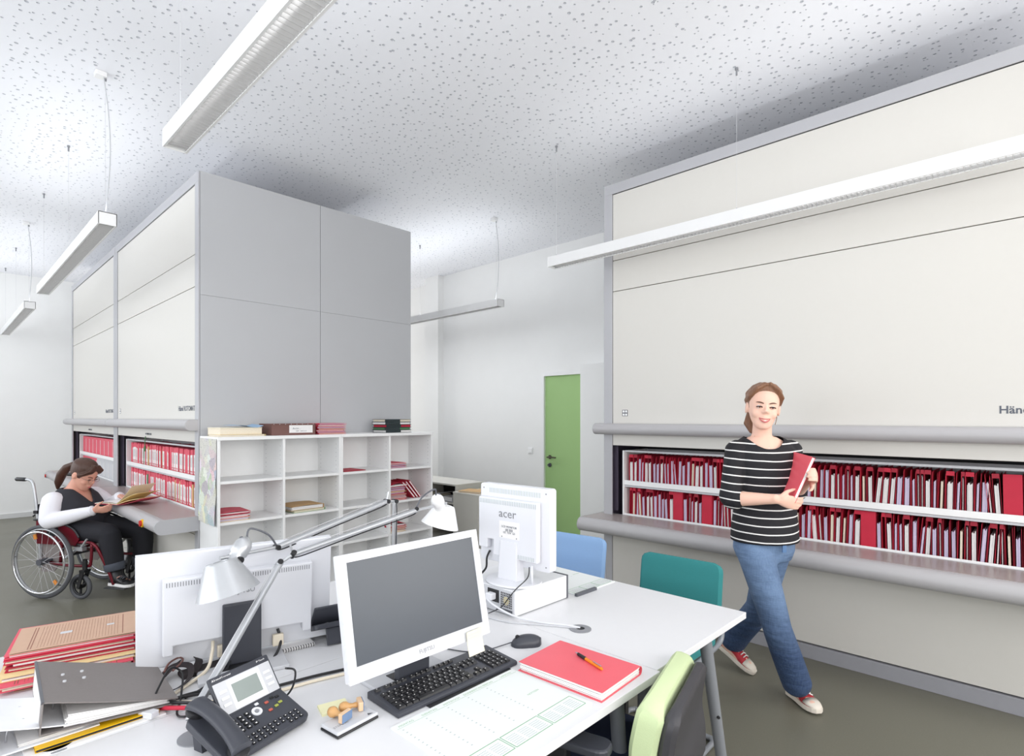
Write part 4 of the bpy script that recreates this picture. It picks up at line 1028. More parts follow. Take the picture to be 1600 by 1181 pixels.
b = MB(); b.tube(bez([(-.02, .03, .03), (0, .055, .042), (.03, .07, .045), (.035, .05, .04), (.0, .02, .03)], 5), .003, 6); b.build('clip', M['brown'], t, smooth=.8)
b = MB(); b.box(.02, .17, .0, .05, 0, .014); b.build('dark_case', M['strap'], t, bevel=.004)
# cables
def cable(label, pts, r, m, n=8):
    o = MB().tube(bez(pts, n), r, 7).build('cable', M[m], smooth=.8); return tag(o, label, 'cable', 'cables on the desks')
z = DZ
cable('black cable crossing from the left monitor to the front monitor', [(.44, 1.745, z + .004), (.52, 1.70, z + .012), (.65, 1.62, z + .006), (.82, 1.58, z + .006), (1.0, 1.52, z + .006), (1.05, 1.40, z + .03)], .0042, 'black')
cable('cream cable lying beside the black cable between the monitors', [(.45, 1.73, z + .005), (.60, 1.60, z + .005), (.80, 1.555, z + .005), (.98, 1.50, z + .005), (1.03, 1.42, z + .02)], .0045, 'cpaper')
cable('cream cable hanging from the back of the left monitor', [(.615, 1.885, .80), (.605, 1.86, .775), (.58, 1.83, z + .02), (.52, 1.80, z + .006), (.45, 1.75, z + .006), (.42, 1.735, z + .002)], .005, 'cpaper')
cable('thin black cable dropping from the left monitor', [(.665, 1.872, .80), (.662, 1.85, .77), (.62, 1.80, z + .006), (.53, 1.74, z + .005), (.49, 1.72, z + .005)], .003, 'black')
cable('black cable behind the dark monitor stand', [(.80, 1.842, .80), (.80, 1.82, .76), (.76, 1.79, z + .006), (.66, 1.71, z + .006), (.5, 1.73, z + .008), (.43, 1.737, z + .002)], .0045, 'black')
cable('black plug cable looping above the grommet', [(.40, 1.70, z + .012), (.43, 1.735, z + .05), (.47, 1.78, z + .075), (.50, 1.78, z + .05), (.48, 1.72, z + .01), (.45, 1.62, z + .006), (.55, 1.60, z + .005)], .0028, 'black')
cable('red and black cable bundle running to the desk phone', [(.425, 1.715, z + .004), (.44, 1.66, z + .018), (.48, 1.61, z + .022), (.54, 1.57, z + .018), (.60, 1.56, z + .006)], .0055, 'red')
cable('black cable beside the red one at the phone', [(.43, 1.73, z + .004), (.455, 1.68, z + .02), (.50, 1.63, z + .02), (.58, 1.60, z + .006), (.64, 1.57, z + .006)], .004, 'black')
cable('black cable looping off the phone display', [(.66, 1.47, .83), (.70, 1.50, .80), (.70, 1.52, .745), (.67, 1.53, z + .004), (.60, 1.58, z + .004)], .0028, 'black')
t = thing('network_plug', 'white network plug lying at the cable grommet', 'plug', (.395, 1.685, DZ + .004), .5); MB().box(-.012, .012, -.022, .022, 0, .016).build('plug_body', M['bezel'], t, bevel=.002); MB().box(-.008, .008, .022, .045, .002, .013).build('plug_boot', M['black'], t, bevel=.003)
cable('black power cable of the old square monitor', [(1.668, 1.73, .93), (1.655, 1.735, .90), (1.645, 1.73, .86), (1.60, 1.72, .835), (1.56, 1.70, .79), (1.53, 1.66, z + .005)], .0045, 'black')
cable('thin black cable over the small computer\'s corner', [(1.665, 1.50, .90), (1.655, 1.50, .86), (1.59, 1.50, .83), (1.566, 1.515, .80), (1.555, 1.55, .755), (1.535, 1.60, z + .004)], .0022, 'black')
cable('white video cable under the old square monitor', [(1.67, 1.49, .905), (1.658, 1.48, .87), (1.68, 1.50, .832), (1.72, 1.56, .828)], .005, 'bezel')
cable('white cable from the small computer to the desk grommet', [(1.545, 1.62, .775), (1.54, 1.57, .76), (1.56, 1.48, .735), (1.60, 1.38, z + .006), (1.645, 1.29, z + .006), (1.662, 1.245, z + .004)], .004, 'bezel')
cable('thin grey cable curving on the desk by the grommet', [(1.50, 1.60, z + .004), (1.52, 1.48, z + .004), (1.58, 1.38, z + .004), (1.655, 1.25, z + .004)], .0028, 'lgrey')

# ---------------------------------------------------------------- arm lamps
def arm_lamp(label, base, elbow, wrist, head, hdir, R_, silver):
    t = thing('arm_lamp', label, 'desk lamp', base, 0, 'jointed desk lamps')
    Bv = Vector(base); e = Vector(elbow) - Bv; w = Vector(wrist) - Bv; h = Vector(head) - Bv; n = Vector(hdir).normalized()
    MB().lathe([(.042, 0), (.042, .003), (.02, .005)], 28).build('foot_plate', M['mgrey'], t, smooth=.5)
    MB().cyl((0, 0, .004), (0, 0, .062), .010, n=16).build('pole', M['chrome'], t, smooth=.6)
    MB().cyl((0, 0, .050), (0, 0, .066), .014, n=16).build('clamp_ring', M['lgrey'], t, smooth=.6)
    MB().cyl((.012, .0, .048), (-.02, .012, .048), .004, n=8).build('clamp_screw', M['chrome'], t, smooth=.6)
    s = V(0, 0, .072)
    def arm(nm, a, c, r):
        M_ = basis(a, c - a, V(0, 0, 1)); L = (c - a).length
        b = MB(); b.prism(rrect(r*1.55, r*2.2, r*.6, 3), 0, L, M_ @ Matrix.Rotation(PI/2, 4, 'Y')); o = b.build(nm, M['alu'], t, smooth=.6)
        MB().tube([M_ @ V(.03, 0, r*1.6), M_ @ V(L - .03, 0, r*1.5)], .0009, 5).build('tension_wire', M['steel'], o)
        MB().tube(bez([M_ @ V(.0, 0, -r*.9), M_ @ V(.04, 0, -r*1.5), M_ @ V(L*.5, 0, -r*1.25), M_ @ V(L - .04, 0, -r*1.5), M_ @ V(L, 0, -r*.9)]), .0022, 6).build('lamp_cord', M['black'], o, smooth=.8)
        return o
    arm('lower_arm', s, e, .0095)
    d1 = (e - s).normalized(); d2 = (w - e).normalized()
    e2 = e + d2*.045 + V(0, 0, .012)
    b = MB(); b.cyl(e, e2, .005); b.cyl(e - d1*.012, e + d1*.004, .011); b.build('elbow_link', M['alu'], t, smooth=.6)
    side = d1.cross(d2).normalized()
    for p in (e, e2):
        MB().cyl(p - side*.013, p + side*.013, .0085, n=14).build('joint_knob', M['black'], t, smooth=.6)
    MB().cyl(e2, e2 + V(0, 0, .035) - d2*.01, .0035).build('spring_lever', M['alu'], t, smooth=.6)
    arm('upper_arm', e2, w, .0095)
    MB().cyl(w - side*.012, w + side*.012, .008, n=14).build('joint_knob', M['black'], t, smooth=.6)
    # head: neck, socket and conical shade opening along hdir
    top = h - n*(R_*.62)
    b = MB(); b.cyl(w, top - n*.012 - (top - w).normalized()*.0, .0055); b.build('neck', M['alu'], t, smooth=.6)
    u = (top - w); u = (u - n*u.dot(n)); u = u.normalized() if u.length > .01 else n.orthogonal().normalized()
    Mh = basis(top, u, n)          # local z = opening direction, local x away from the arm
    sk = M['alu'] if silver else M['lampw']
    prof = [(.5*R_, 0.0), (.53*R_, .004), (R_*.985, R_*1.02), (R_, R_*1.05), (R_*.975, R_*1.05), (R_*.51, .012), (.2*R_, .006)]
    b = MB(); b.lathe(prof, 36, Mh); b.build('lamp_shade', sk, t, smooth=.7)
    b = MB(); b.lathe([(.5*R_, 0.0), (.47*R_, -.003), (.24*R_, -.003), (.22*R_, .002)], 36, Mh); b.build('shade_rim', sk, t, smooth=.5)
    back = -u
    soc0 = Mh @ V(-.30*R_, 0, R_*.25); soc1 = Mh @ V(-1.05*R_, 0, -R_*.42)
    b = MB(); b.tube([soc0, soc0.lerp(soc1, .25), soc0.lerp(soc1, .45), soc0.lerp(soc1, .5), soc0.lerp(soc1, .85), soc1, soc1 + (soc1 - soc0).normalized()*.012], [.020, .022, .022, .026, .026, .020, .006], 20); so = b.build('lamp_socket', sk, t, smooth=.9)
    b = MB(); c_ = soc0.lerp(soc1, .75) + n*(-.023); b.box(-.011, .011, -.006, .006, -.003, .004, basis(c_, (soc1 - soc0), -n)); b.build('switch', M['dgrey'], so, bevel=.002)
    MB().cyl(soc0.lerp(soc1, .3) - side*.03, soc0.lerp(soc1, .3) + side*.03, .010, n=14).build('tilt_knob', M['black'], t, smooth=.6)
    MB().tube(bez([soc1 + (soc1 - soc0).normalized()*.008, soc1 + (soc1 - soc0).normalized()*.03 + V(0, 0, .012), soc1.lerp(w, .7) + V(0, 0, .035), w + V(0, 0, .004)]), .0032, 7).build('head_cord', M['dgrey'], t, smooth=.8)
    MB().ball(Mh @ V(0, 0, R_*.45), .028, 14, 10).build('bulb', M['bezel'], t, smooth=.9)
    return t
arm_lamp('silver jointed desk lamp standing by the phone, its white head beside the old square monitor', (.452, 1.498, DZ), (.747, 1.706, 1.051), (1.296, 1.754, 1.143), (1.475, 1.815, 1.085), (-.22, .16, -.95), .079, False)
arm_lamp('silver jointed desk lamp behind the dark monitor, its head before the left monitor', (1.298, 1.905, DZ), (1.298, 1.897, 1.163), (.776, 1.793, 1.082), (.600, 1.735, 1.024), (.16, -.2, -.95), .087, True)
# dark computer tower and blue bin under the front desk
t = thing('computer_tower', 'black computer tower with vents under the front desk', 'computer', (1.02, .98, 0))
MB().box(0, .18, 0, .42, .02, .44).build('case', M['black'], t, bevel=.004)
q = MB()
for i in range(22): q.box(.015, .165, -.003, 0, .05 + i*.016, .058 + i*.016)
q.build('vents', M['dgrey'], t)
for xx in (.02, .14):
    for yy in (.03, .37): MB().box(xx, xx + .02, yy, yy + .02, 0, .02).build('foot', M['black'], t)
# ================================================================ chairs
def pad(b, path, w, th, nrm, n=6, rc=.03):
    """cushion: ribbon along path with width w (along local y) and thickness th; rounded in plan at both ends"""
    pts = bez(path, n); rings = []; N = len(pts)
    Ls = [0]
    for i in range(1, N): Ls.append(Ls[-1] + (pts[i] - pts[i-1]).length)
    T = Ls[-1]
    for i, p in enumerate(pts):
        a_ = pts[max(i-1, 0)]; c_ = pts[min(i+1, N-1)]; t_ = (c_ - a_).normalized(); nn = V(0, 1, 0).cross(t_).normalized()
        e_ = min(Ls[i], T - Ls[i]); sh = 0 if e_ > rc else rc - math.sqrt(max(0, rc*rc - (rc - e_)**2))
        tt = th/2*(1 if e_ > th*.5 else .55 + .45*e_/(th*.5)); ww = w/2 - sh; q = min(.012, tt*.8)
        prof = [(-ww, -tt + q), (-ww + q, -tt), (ww - q, -tt), (ww, -tt + q), (ww, tt - q), (ww - q, tt), (-ww + q, tt), (-ww, tt - q)]
        rings.append([p + V(0, 1, 0)*x + nn*z for x, z in prof])
    return b.loft(rings)
def cantilever_chair(label, loc, rz, fab, group):
    """local: faces -x, backrest at +x, width along y"""
    t = thing('cantilever_chair', label, 'chair', loc, rz, group)
    pad(MB(), [(.20, 0, .50), (.235, 0, .60), (.25, 0, .70), (.265, 0, .80)], .425, .035, 1, rc=.04).build('backrest', fab, t, smooth=.6)
    pad(MB(), [(.235, 0, .53), (.262, 0, .60), (.275, 0, .70), (.285, 0, .78)], .40, .012, 1, rc=.04).build('backrest_shell', M['black'], t, smooth=.6)
    pad(MB(), [(-.25, 0, .455), (-.10, 0, .47), (.08, 0, .465), (.20, 0, .47)], .43, .05, 1, rc=.05).build('seat', fab, t, smooth=.6)
    for s in (-1, 1):
        y = s*.215
        MB().tube(bez([(.285, y*.8, .72), (.268, y*.9, .60), (.24, y, .50), (.20, y, .445), (.0, y, .435), (-.20, y, .435), (-.26, y, .41), (-.275, y, .36), (-.26, y, .10), (-.25, y, .03), (-.20, y, .014), (.0, y, .014), (.13, y, .014)], 5), .0125, 10).build('leg', M['leg'], t, smooth=.8)
    MB().tube(bez([(.13, -.215, .014), (.155, -.20, .014), (.16, -.17, .014), (.16, .17, .014), (.155, .20, .014), (.13, .215, .014)], 5), .0125, 10).build('floor_bar', M['leg'], t, smooth=.8)
    return t
F_teal = mat('teal_fabric', '2E7F80', .85, noise=.05, nscale=250, bump=.15)
F_blue = mat('light_blue_fabric', '8AABD4', .85, noise=.04, nscale=250, bump=.15)
F_lime = mat('pale_green_fabric', 'C8D7A9', .85, noise=.03, nscale=250, bump=.15)
cantilever_chair('teal fabric cantilever chair on the far side of the end desk', (2.34, 1.315, 0), .04, F_teal, 'chairs at the end desk')
cantilever_chair('light blue fabric chair behind the old square monitor', (2.42, 2.02, 0), .10, F_blue, 'chairs at the end desk')
# office chair with pale green back cushion, close to the camera; it faces the front desk
t = thing('office_chair', 'office chair with pale green back cushion and dark shell at the front desk', 'chair', (1.44, 1.03, 0), math.atan2(.969, -.247))
# local: +x is forward, y left
pad(MB(), [(-.235, 0, .44), (-.225, 0, .52), (-.215, 0, .60), (-.225, 0, .67), (-.245, 0, .752)], .415, .074, 1, rc=.05).build('backrest_cushion', F_lime, t, smooth=.6)
pad(MB(), [(-.285, 0, .43), (-.285, 0, .52), (-.275, 0, .60), (-.283, 0, .67), (-.297, 0, .735)], .405, .04, 1, rc=.05).build('backrest_shell', mat('dark_shell', '3B3A3E', .55, noise=.03), t, smooth=.6)
pad(MB(), [(-.20, 0, .43), (-.05, 0, .445), (.12, 0, .445), (.26, 0, .43)], .46, .07, 1, rc=.06).build('seat_cushion', mat('navy_fabric', '2B3350', .85, bump=.1), t, smooth=.6)
MB().box(-.18, .22, -.20, .20, .37, .395).build('seat_plate', M['black'], t, bevel=.01)
MB().box(-.32, -.15, -.04, .04, .36, .48).build('back_carrier', M['black'], t, bevel=.01)
for s in (-1, 1):
    o = MB(); o.prism(rrect(.26, .075, .03, 4, -.02, s*.255), .618, .642); o = o.build('armrest', M['anth'], t, bevel=.006)
    MB().box(-.03, .03, s*.255 - .018, s*.255 + .018, .38, .62).build('armrest_post', M['black'], o, bevel=.005)
    MB().box(-.04, .06, min(s*.20, s*.255), max(s*.20, s*.255), .37, .39).build('armrest_bracket', M['black'], o)
MB().cyl((0, 0, .10), (0, 0, .37), .025).build('gas_column', M['mgrey'], t, smooth=.6)
for k in range(5):
    a_ = 2*PI*k/5 + .3; c_, s_ = math.cos(a_), math.sin(a_)
    o = MB(); o.tube([(0, 0, .095), (.26*c_, .26*s_, .075)], [.026, .018], 10); o = o.build('base_leg', M['black'], t, smooth=.7)
    MB().cyl((.265*c_ - .02*s_, .265*s_ + .02*c_, .03), (.265*c_ + .02*s_, .265*s_ - .02*c_, .03), .03, n=16).build('caster', M['dgrey'], o, smooth=.6)
# ================================================================ people: tools
def ell(b, C_, rx, ry, xd, n=20, cap=True):
    """loft of ellipses along centres C_, x half axis along xd projected"""
    pts = [Vector(p) for p in C_]; N = len(pts); rings = []
    for i in range(N):
        a_ = pts[max(i-1, 0)]; c_ = pts[min(i+1, N-1)]; t_ = (c_ - a_).normalized(); X = Vector(xd); X = (X - t_*X.dot(t_)).normalized(); Y = t_.cross(X)
        fx = rx[i] if isinstance(rx, (list, tuple)) else rx; fy = ry[i] if isinstance(ry, (list, tuple)) else ry
        rings.append([pts[i] + X*(fx*math.cos(2*PI*k/n)) + Y*(fy*math.sin(2*PI*k/n)) for k in range(n)])
    if cap:
        def end(r, c, d, s):
            return [[c + (p - c)*.75 + d*s*.55 for p in r], [c + (p - c)*.35 + d*s*.9 for p in r]]
        d0 = (pts[0] - pts[1]).normalized(); d1 = (pts[-1] - pts[-2]).normalized()
        s0 = min((rings[0][0] - pts[0]).length, (rings[0][n//4] - pts[0]).length)*.8; s1 = min((rings[-1][0] - pts[-1]).length, (rings[-1][n//4] - pts[-1]).length)*.8
        rings = end(rings[0], pts[0], d0, s0)[::-1] + rings + end(rings[-1], pts[-1], d1, s1)
    return b.loft(rings)
def horiz(b, rows, n=28):
    """torso: horizontal ellipses (x, y, z, half x, half y)"""
    rings = [[V(x + hx*math.cos(2*PI*k/n), y + hy*math.sin(2*PI*k/n), z) for k in range(n)] for x, y, z, hx, hy in rows]
    return b.loft(rings)
def remesh(b, name, m, parent, vox, it=6, cut=None, solid=0, fac=.5):
    me = b.mesh(name); bm_ = bmesh.new(); bm_.from_mesh(me); bmesh.ops.recalc_face_normals(bm_, faces=bm_.faces); bm_.to_mesh(me); bm_.free()
    o = bpy.data.objects.new('tmp', me); C.objects.link(o)
    r = o.modifiers.new('r', 'REMESH'); r.mode = 'VOXEL'; r.voxel_size = vox; r.use_smooth_shade = True
    s = o.modifiers.new('s', 'SMOOTH'); s.factor = fac; s.iterations = it
    dg = bpy.context.evaluated_depsgraph_get(); dg.update()
    nm = bpy.data.meshes.new_from_object(o.evaluated_get(dg)); nm.name = name
    bpy.data.objects.remove(o); bpy.data.meshes.remove(me)
    if cut:
        bm_ = bmesh.new(); bm_.from_mesh(nm)
        bmesh.ops.delete(bm_, geom=[v for v in bm_.verts if cut(v.co)], context='VERTS')
        for _ in range(14):                                  # even out the cut edge
            new = {}
            for v in bm_.verts:
                nb = [e.other_vert(v).co for e in v.link_edges if e.is_boundary]
                if len(nb) == 2: new[v] = v.co*.4 + (nb[0] + nb[1])*.3
            for v, c_ in new.items(): v.co = c_
        bm_.to_mesh(nm); bm_.free()
    nm.polygons.foreach_set('use_smooth', [True]*len(nm.polygons))
    nm.materials.clear(); nm.materials.append(m)
    o = bpy.data.objects.new(name, nm); C.objects.link(o); o.parent = parent
    if solid:
        q = o.modifiers.new('solid', 'SOLIDIFY'); q.thickness = solid; q.offset = 1
    return o
HEAD = [(-.118, -.058, .016, .016), (-.110, -.056, .030, .028), (-.095, -.042, .043, .046), (-.075, -.026, .053, .063), (-.05, -.012, .061, .078), (-.02, -.003, .067, .087), (.01, .001, .071, .091), (.04, .004, .072, .093), (.068, .008, .068, .088), (.092, .011, .056, .073), (.108, .012, .040, .052), (.118, .012, .018, .024)]
def head_shape(b, Mh, nose=1.):
    n = 26
    rings = [[Mh @ V(hx*1.07*math.cos(2*PI*k/n), y + hy*math.sin(2*PI*k/n), z) for k in range(n)] for z, y, hx, hy in HEAD]
    b.loft(rings)
    # nose, brow ridge, cheeks, chin, ears
    b.loft([[Mh @ V(sx*w, yy, z) for sx, yy in ((-1, -.070), (1, -.070), (.45, y), (-.45, y))] for z, w, y in ((.022, .007, -.089), (.004, .009, -.098), (-.014, .014, -.111), (-.024, .016, -.116), (-.032, .012, -.102), (-.036, .006, -.088))])
    for sx in (-1, 1):
        b.ball(Mh @ V(sx*.012, -.092, -.026), .0085, 10, 6)
        b.ball(Mh @ V(sx*.036, -.058, -.036), (.027,)*3, 12, 8)
        b.loft([[Mh @ V(sx*(.074 + .010*q), .012 + .020*r_*math.cos(a2), -.012 + .033*r_*math.sin(a2)) for a2 in [2*PI*k/12 for k in range(12)]] for q, r_ in ((0, .7), (.6, 1.), (1.1, .95), (1.3, .6))])
    b.ball(Mh @ V(0, -.073, -.100), (.017,)*3, 12, 8)
    b.ball(Mh @ V(0, -.078, -.062), (.024,)*3, 12, 8)
def face(parent, Mh, lip, brow, iris, smile=True, down=False, teeth=True):
    """eyes, brows, lips as children of the body"""
    w_ = M['eyewhite']
    for sx in (-1, 1):
        c = V(sx*.032, -.0768, .0)
        b = MB(); b.ball(Mh @ (c + V(0, .0035, -.001)), (.0118,)*3, 14, 10); b.build('eyeball', w_ if not down else M[lip if False else 'lid'], parent, smooth=3)
        if not down:
            b = MB(); b.ball(Mh @ (c + V(.001, -.0050, -.0015)), (.0050,)*3, 12, 8); b.build('iris', iris, parent, smooth=3)
        # upper and lower lids
        def arc(z0, h, y0, r_):
            return [Mh @ V(sx*(.032 + .0150*q), y0 + .006*q*q, z0 - .010 + h*(1 - q*q)) for q in (-1, -.66, -.33, 0, .33, .66, 1)]
        MB().tube(arc(.0088, .0042, -.0908, 0), .0031, 6).build('eyelid', M['lash'], parent, smooth=3)
        MB().tube(arc(.0080, -.0040, -.0895, 0), .0016, 6).build('eyelid', M['lid'], parent, smooth=3)
        pts = [Mh @ V(sx*(.014 + .036*q), -.0915 + .016*q*q, .0185 + .006*math.sin(q*2.4)) for q in (0, .25, .5, .75, 1)]
        MB().tube(pts, [.0024, .0034, .0034, .0028, .0012], 6).build('eyebrow', brow, parent, smooth=3)
    w = .032 if smile else .020; up = .009 if smile else .001
    def mouth(dz, bulge, wd=1.):
        return [Mh @ V(w*wd*q, -.1010 + (.026 if smile else .02)*q*q + bulge*0, -.066 + up*q*q + dz*(1 - q*q)) for q in (-1, -.7, -.35, 0, .35, .7, 1)]
    MB().tube(mouth(.0045 if teeth else .0025, 0), [.0010, .0024, .0028, .0024, .0028, .0024, .0010], 8).build('lip', M[lip], parent, smooth=3)
    MB().tube(mouth(-.0105 if teeth else -.0035, 0, .95), [.0010, .0028, .0034, .0038, .0034, .0028, .0010], 8).build('lip', M[lip], parent, smooth=3)
    if teeth:
        a_ = mouth(.0035, 0, .86); c_ = mouth(-.0085, 0, .80); off = Mh.to_3x3() @ V(0, .0012, 0)
        b = MB(); b.loft([[p + off, p + off*3, q + off*3, q + off] for p, q in zip(a_, c_)]); b.build('teeth', w_, parent, smooth=1)
def hand(b, wrist, d, pn, curl=(.4, .5, .4), spread=.06, scale=1., thumb=(.5, .5)):
    """palm and five fingers; d: finger direction, pn: the way the palm faces; thumb towards pn x d side given by cross"""
    d = Vector(d).normalized(); pn = Vector(pn); pn = (pn - d*pn.dot(d)).normalized(); s = d.cross(pn)     # thumb side
    W = Vector(wrist); k = scale
    ell(b, [W - d*.02*k, W + d*.012*k, W + d*.035*k, W + d*.062*k, W + d*.084*k], [.024*k, .027*k, .034*k, .040*k, .039*k], [.019*k, .017*k, .0155*k, .014*k, .012*k], s, 16)
    for i, (o_, L) in enumerate(((.029, .070), (.0100, .079), (-.0095, .073), (-.028, .057))):
        p = W + (d*.080 + s*o_)*k; fd = (d + s*(spread*(1.5 - i)*.6)).normalized(); fn = (pn - fd*pn.dot(fd)).normalized()
        pts = [p - fd*.015*k, p]; rs = [.0095*k, .0095*k]
        ang = 0
        for j, fr_ in enumerate((.45, .31, .24)):
            ang += curl[j]; v = fd*math.cos(ang) + fn*math.sin(ang)
            q = pts[-1] + v*(L*fr_*.5*k); pts += [q, q + v*(L*fr_*.5*k)]
            rs += [(.0088, .0082, .0074)[j]*k, (.0086, .0078, .0060)[j]*k]
        ell(b, pts, rs, rs, s, 10)
    p = W + (d*.022 + s*.026)*k; v1 = (s*math.cos(thumb[0]) + d*math.sin(thumb[0]) + pn*.25).normalized(); v2 = (v1*.6 + d*.7 + pn*thumb[1]).normalized(); v3 = (v2 + pn*thumb[1]*.6 + d*.2).normalized()
    pts = [p - v1*.012*k, p + v1*.018*k, p + v1*.032*k, p + v1*.032*k + v2*.016*k, p + v1*.032*k + v2*.030*k, p + v1*.032*k + v2*.030*k + v3*.024*k]
    ell(b, pts, [.015*k, .0135*k, .0115*k, .0105*k, .0102*k, .0075*k], [.015*k, .0135*k, .0115*k, .0105*k, .0100*k, .0070*k], pn, 10)
def hair_mat(name, col):
    m = mat(name, col, .45, noise=0, spec=.4); nt = m.node_tree; N = nt.nodes; L = nt.links; b = N['Principled BSDF']
    tc = N.new('ShaderNodeTexCoord'); mp = N.new('ShaderNodeMapping'); mp.inputs['Scale'].default_value = (160, 60, 12); n = N.new('ShaderNodeTexNoise'); n.inputs['Scale'].default_value = 1.; n.inputs['Detail'].default_value = 4
    L.new(tc.outputs['Object'], mp.inputs['Vector']); L.new(mp.outputs['Vector'], n.inputs['Vector'])
    mx = N.new('ShaderNodeMix'); mx.data_type = 'RGBA'; c = lin(col); mx.inputs['A'].default_value = tuple(x*.6 for x in c[:3]) + (1,); mx.inputs['B'].default_value = tuple(min(1, x*1.5) for x in c[:3]) + (1,)
    L.new(n.outputs['Fac'], mx.inputs['Factor']); L.new(mx.outputs['Result'], b.inputs['Base Color'])
    bp = N.new('ShaderNodeBump'); bp.inputs['Strength'].default_value = .6; bp.inputs['Distance'].default_value = .004; L.new(n.outputs['Fac'], bp.inputs['Height']); L.new(bp.outputs['Normal'], b.inputs['Normal'])
    return m
def skin_mat(name, col):
    m = mat(name, col, .5, noise=.05, nscale=14, spec=.35); b = m.node_tree.nodes['Principled BSDF']
    b.inputs['Subsurface Weight'].default_value = .12; b.inputs['Subsurface Radius'].default_value = (.012, .004, .002); b.inputs['Subsurface Scale'].default_value = .6
    return m
M['skin'] = skin_mat('fair_skin', 'EDC2AE'); M['skin2'] = skin_mat('rosy_skin', 'DDA48F')
M['eyewhite'] = mat('eye_white', 'EDE8E4', .3, noise=0); M['lid'] = mat('eyelid_skin', 'D09C88', .5, noise=0); M['lash'] = mat('dark_lashes', '4A322A', .6, noise=0)
M['lipred'] = mat('rosy_lips', 'C9686A', .4, noise=0); M['iris'] = mat('brown_iris', '3A2A22', .2, noise=0)
def shoe(parent, heel, toe, up, upper, sole, cap, laces, wid=.043, ht=.075):
    """low canvas shoe: sole, upper, toe cap and laces; heel and toe on the sole line"""
    heel = Vector(heel); toe = Vector(toe); L = (toe - heel).length; Ms = basis(heel, toe - heel, up)      # local x towards toe, z up
    def sec(x, w, z0, z1, n=14):
        return [Ms @ V(x, w*math.cos(2*PI*k/n), (z0 + z1)/2 + (z1 - z0)/2*math.sin(2*PI*k/n)) for k in range(n)]
    us = (0, .04, .15, .3, .45, .6, .72, .84, .94, 1.)
    ws = (.45, .68, .74, .74, .82, .94, 1., .95, .72, .34)
    b = MB(); b.loft([[Ms @ V(L*u, s*wid*w*1.04, z) for s, z in ((-1, 0), (1, 0), (1, .024), (-1, .024))] for u, w in zip(us, ws)]); b.build('sole', sole, parent, bevel=.004)
    hs = (.055, ht, ht*1.05, ht*1.0, ht*.95, ht*.80, ht*.66, ht*.55, ht*.45, ht*.32)
    b = MB(); b.loft([sec(L*(u*.97 + .01), wid*w*.97, .012, h) for u, w, h in zip(us, ws, hs)]); o = b.build('upper', upper, parent, smooth=3)
    b = MB(); b.loft([sec(L*(u*.97 + .013), wid*w*1.01, .016, h + .003) for u, w, h in list(zip(us, ws, hs))[6:]]); b.build('toe_cap', cap, parent, smooth=3)
    if laces:
        b = MB()
        for i in range(4):
            u = .42 + i*.075; z = ht*(1.0 - .6*(u - .42)) + .003
            b.tube([Ms @ V(L*u, -.022, z - .010), Ms @ V(L*(u + .01), 0, z + .002), Ms @ V(L*(u + .03), .022, z - .010)], .0035, 6)
        b.build('laces', laces, parent, smooth=2)
    return o

# ================================================================ walking woman
CR = math.atan2(.692, .722) - PI/2                       # she walks towards the viewer; local x to her left, local y to her back
l0, d0 = 1.365, 3.02
wx, wy = .722*d0 + .692*l0, .692*d0 - .722*l0
wk = thing('person', 'woman in striped black top and blue jeans walking with a red file', 'person', (wx, wy, 0), CR)
yaw = -.26                                                # head turned towards the viewer
Hw = Matrix.Translation((-.017, -.02, 1.556)) @ Matrix.Rotation(yaw, 4, 'Z') @ Matrix.Rotation(.10, 4, 'Y') @ Matrix.Rotation(.04, 4, 'X')
b = MB(); head_shape(b, Hw)
ell(b, [(-.012, .012, 1.36), (-.013, .006, 1.41), (-.015, -.004, 1.46), (-.016, -.004, 1.51)], [.066, .050, .048, .052], [.060, .050, .050, .055], (1, 0, 0))
TW = [(0, .01, .80, .150, .105), (0, .01, .90, .155, .105), (0, .0, .98, .140, .098), (0, -.005, 1.08, .132, .095), (0, -.012, 1.18, .142, .108), (-.002, -.008, 1.26, .150, .106), (-.004, .0, 1.32, .152, .088), (-.006, .006, 1.365, .120, .070), (-.010, .01, 1.395, .070, .058)]
horiz(b, TW)
RS, RE, RW = V(-.150, -.005, 1.325), V(-.212, -.06, 1.070), V(-.035, -.215, 1.090)
LS, LE, LW = V(.142, .015, 1.325), V(.195, .07, 1.085), V(.158, -.165, 1.186)
def arm(b, s, e, w, k=1., up=1.):
    ell(b, [s, s.lerp(e, .35), s.lerp(e, .8), e], [.046*k, .043*k, .038*k, .038*k], [.046*k, .043*k, .038*k, .038*k], (0, 1, 0), 16)
    ell(b, [e, e.lerp(w, .3), e.lerp(w, .75), w], [.038*k, .039*k, .029*k, .025*k], [.037*k, .037*k, .026*k, .021*k], (0, 0, 1), 16)
arm(b, RS, RE, RW); arm(b, LS, LE, LW)
hand(b, RW, (.93, -.16, -.22), (.25, .95, .15), (.25, .45, .40), .05, .92, (.6, .3))
hand(b, LW, (-.16, -.90, .30), (-1, .10, .0), (.35, 1.0, .6), .05, .95, (.3, .4))
RH, RK, RA = V(-.082, -.02, .86), V(-.008, -.17, .405), V(.105, -.12, .085)
LH, LK, LA = V(.080, .02, .86), V(.022, .13, .415), V(-.03, .33, .14)
for h, k, a_ in ((RH, RK, RA), (LH, LK, LA)):
    ell(b, [h + V(0, .02, -.06), h.lerp(k, .3) + V(0, .01, 0), h.lerp(k, .7), k], [.066, .068, .058, .050], [.066, .068, .058, .052], (1, 0, 0), 16)
    ell(b, [k, k.lerp(a_, .3), k.lerp(a_, .75), a_], [.048, .048, .034, .030], [.05, .052, .036, .033], (1, 0, 0), 16)
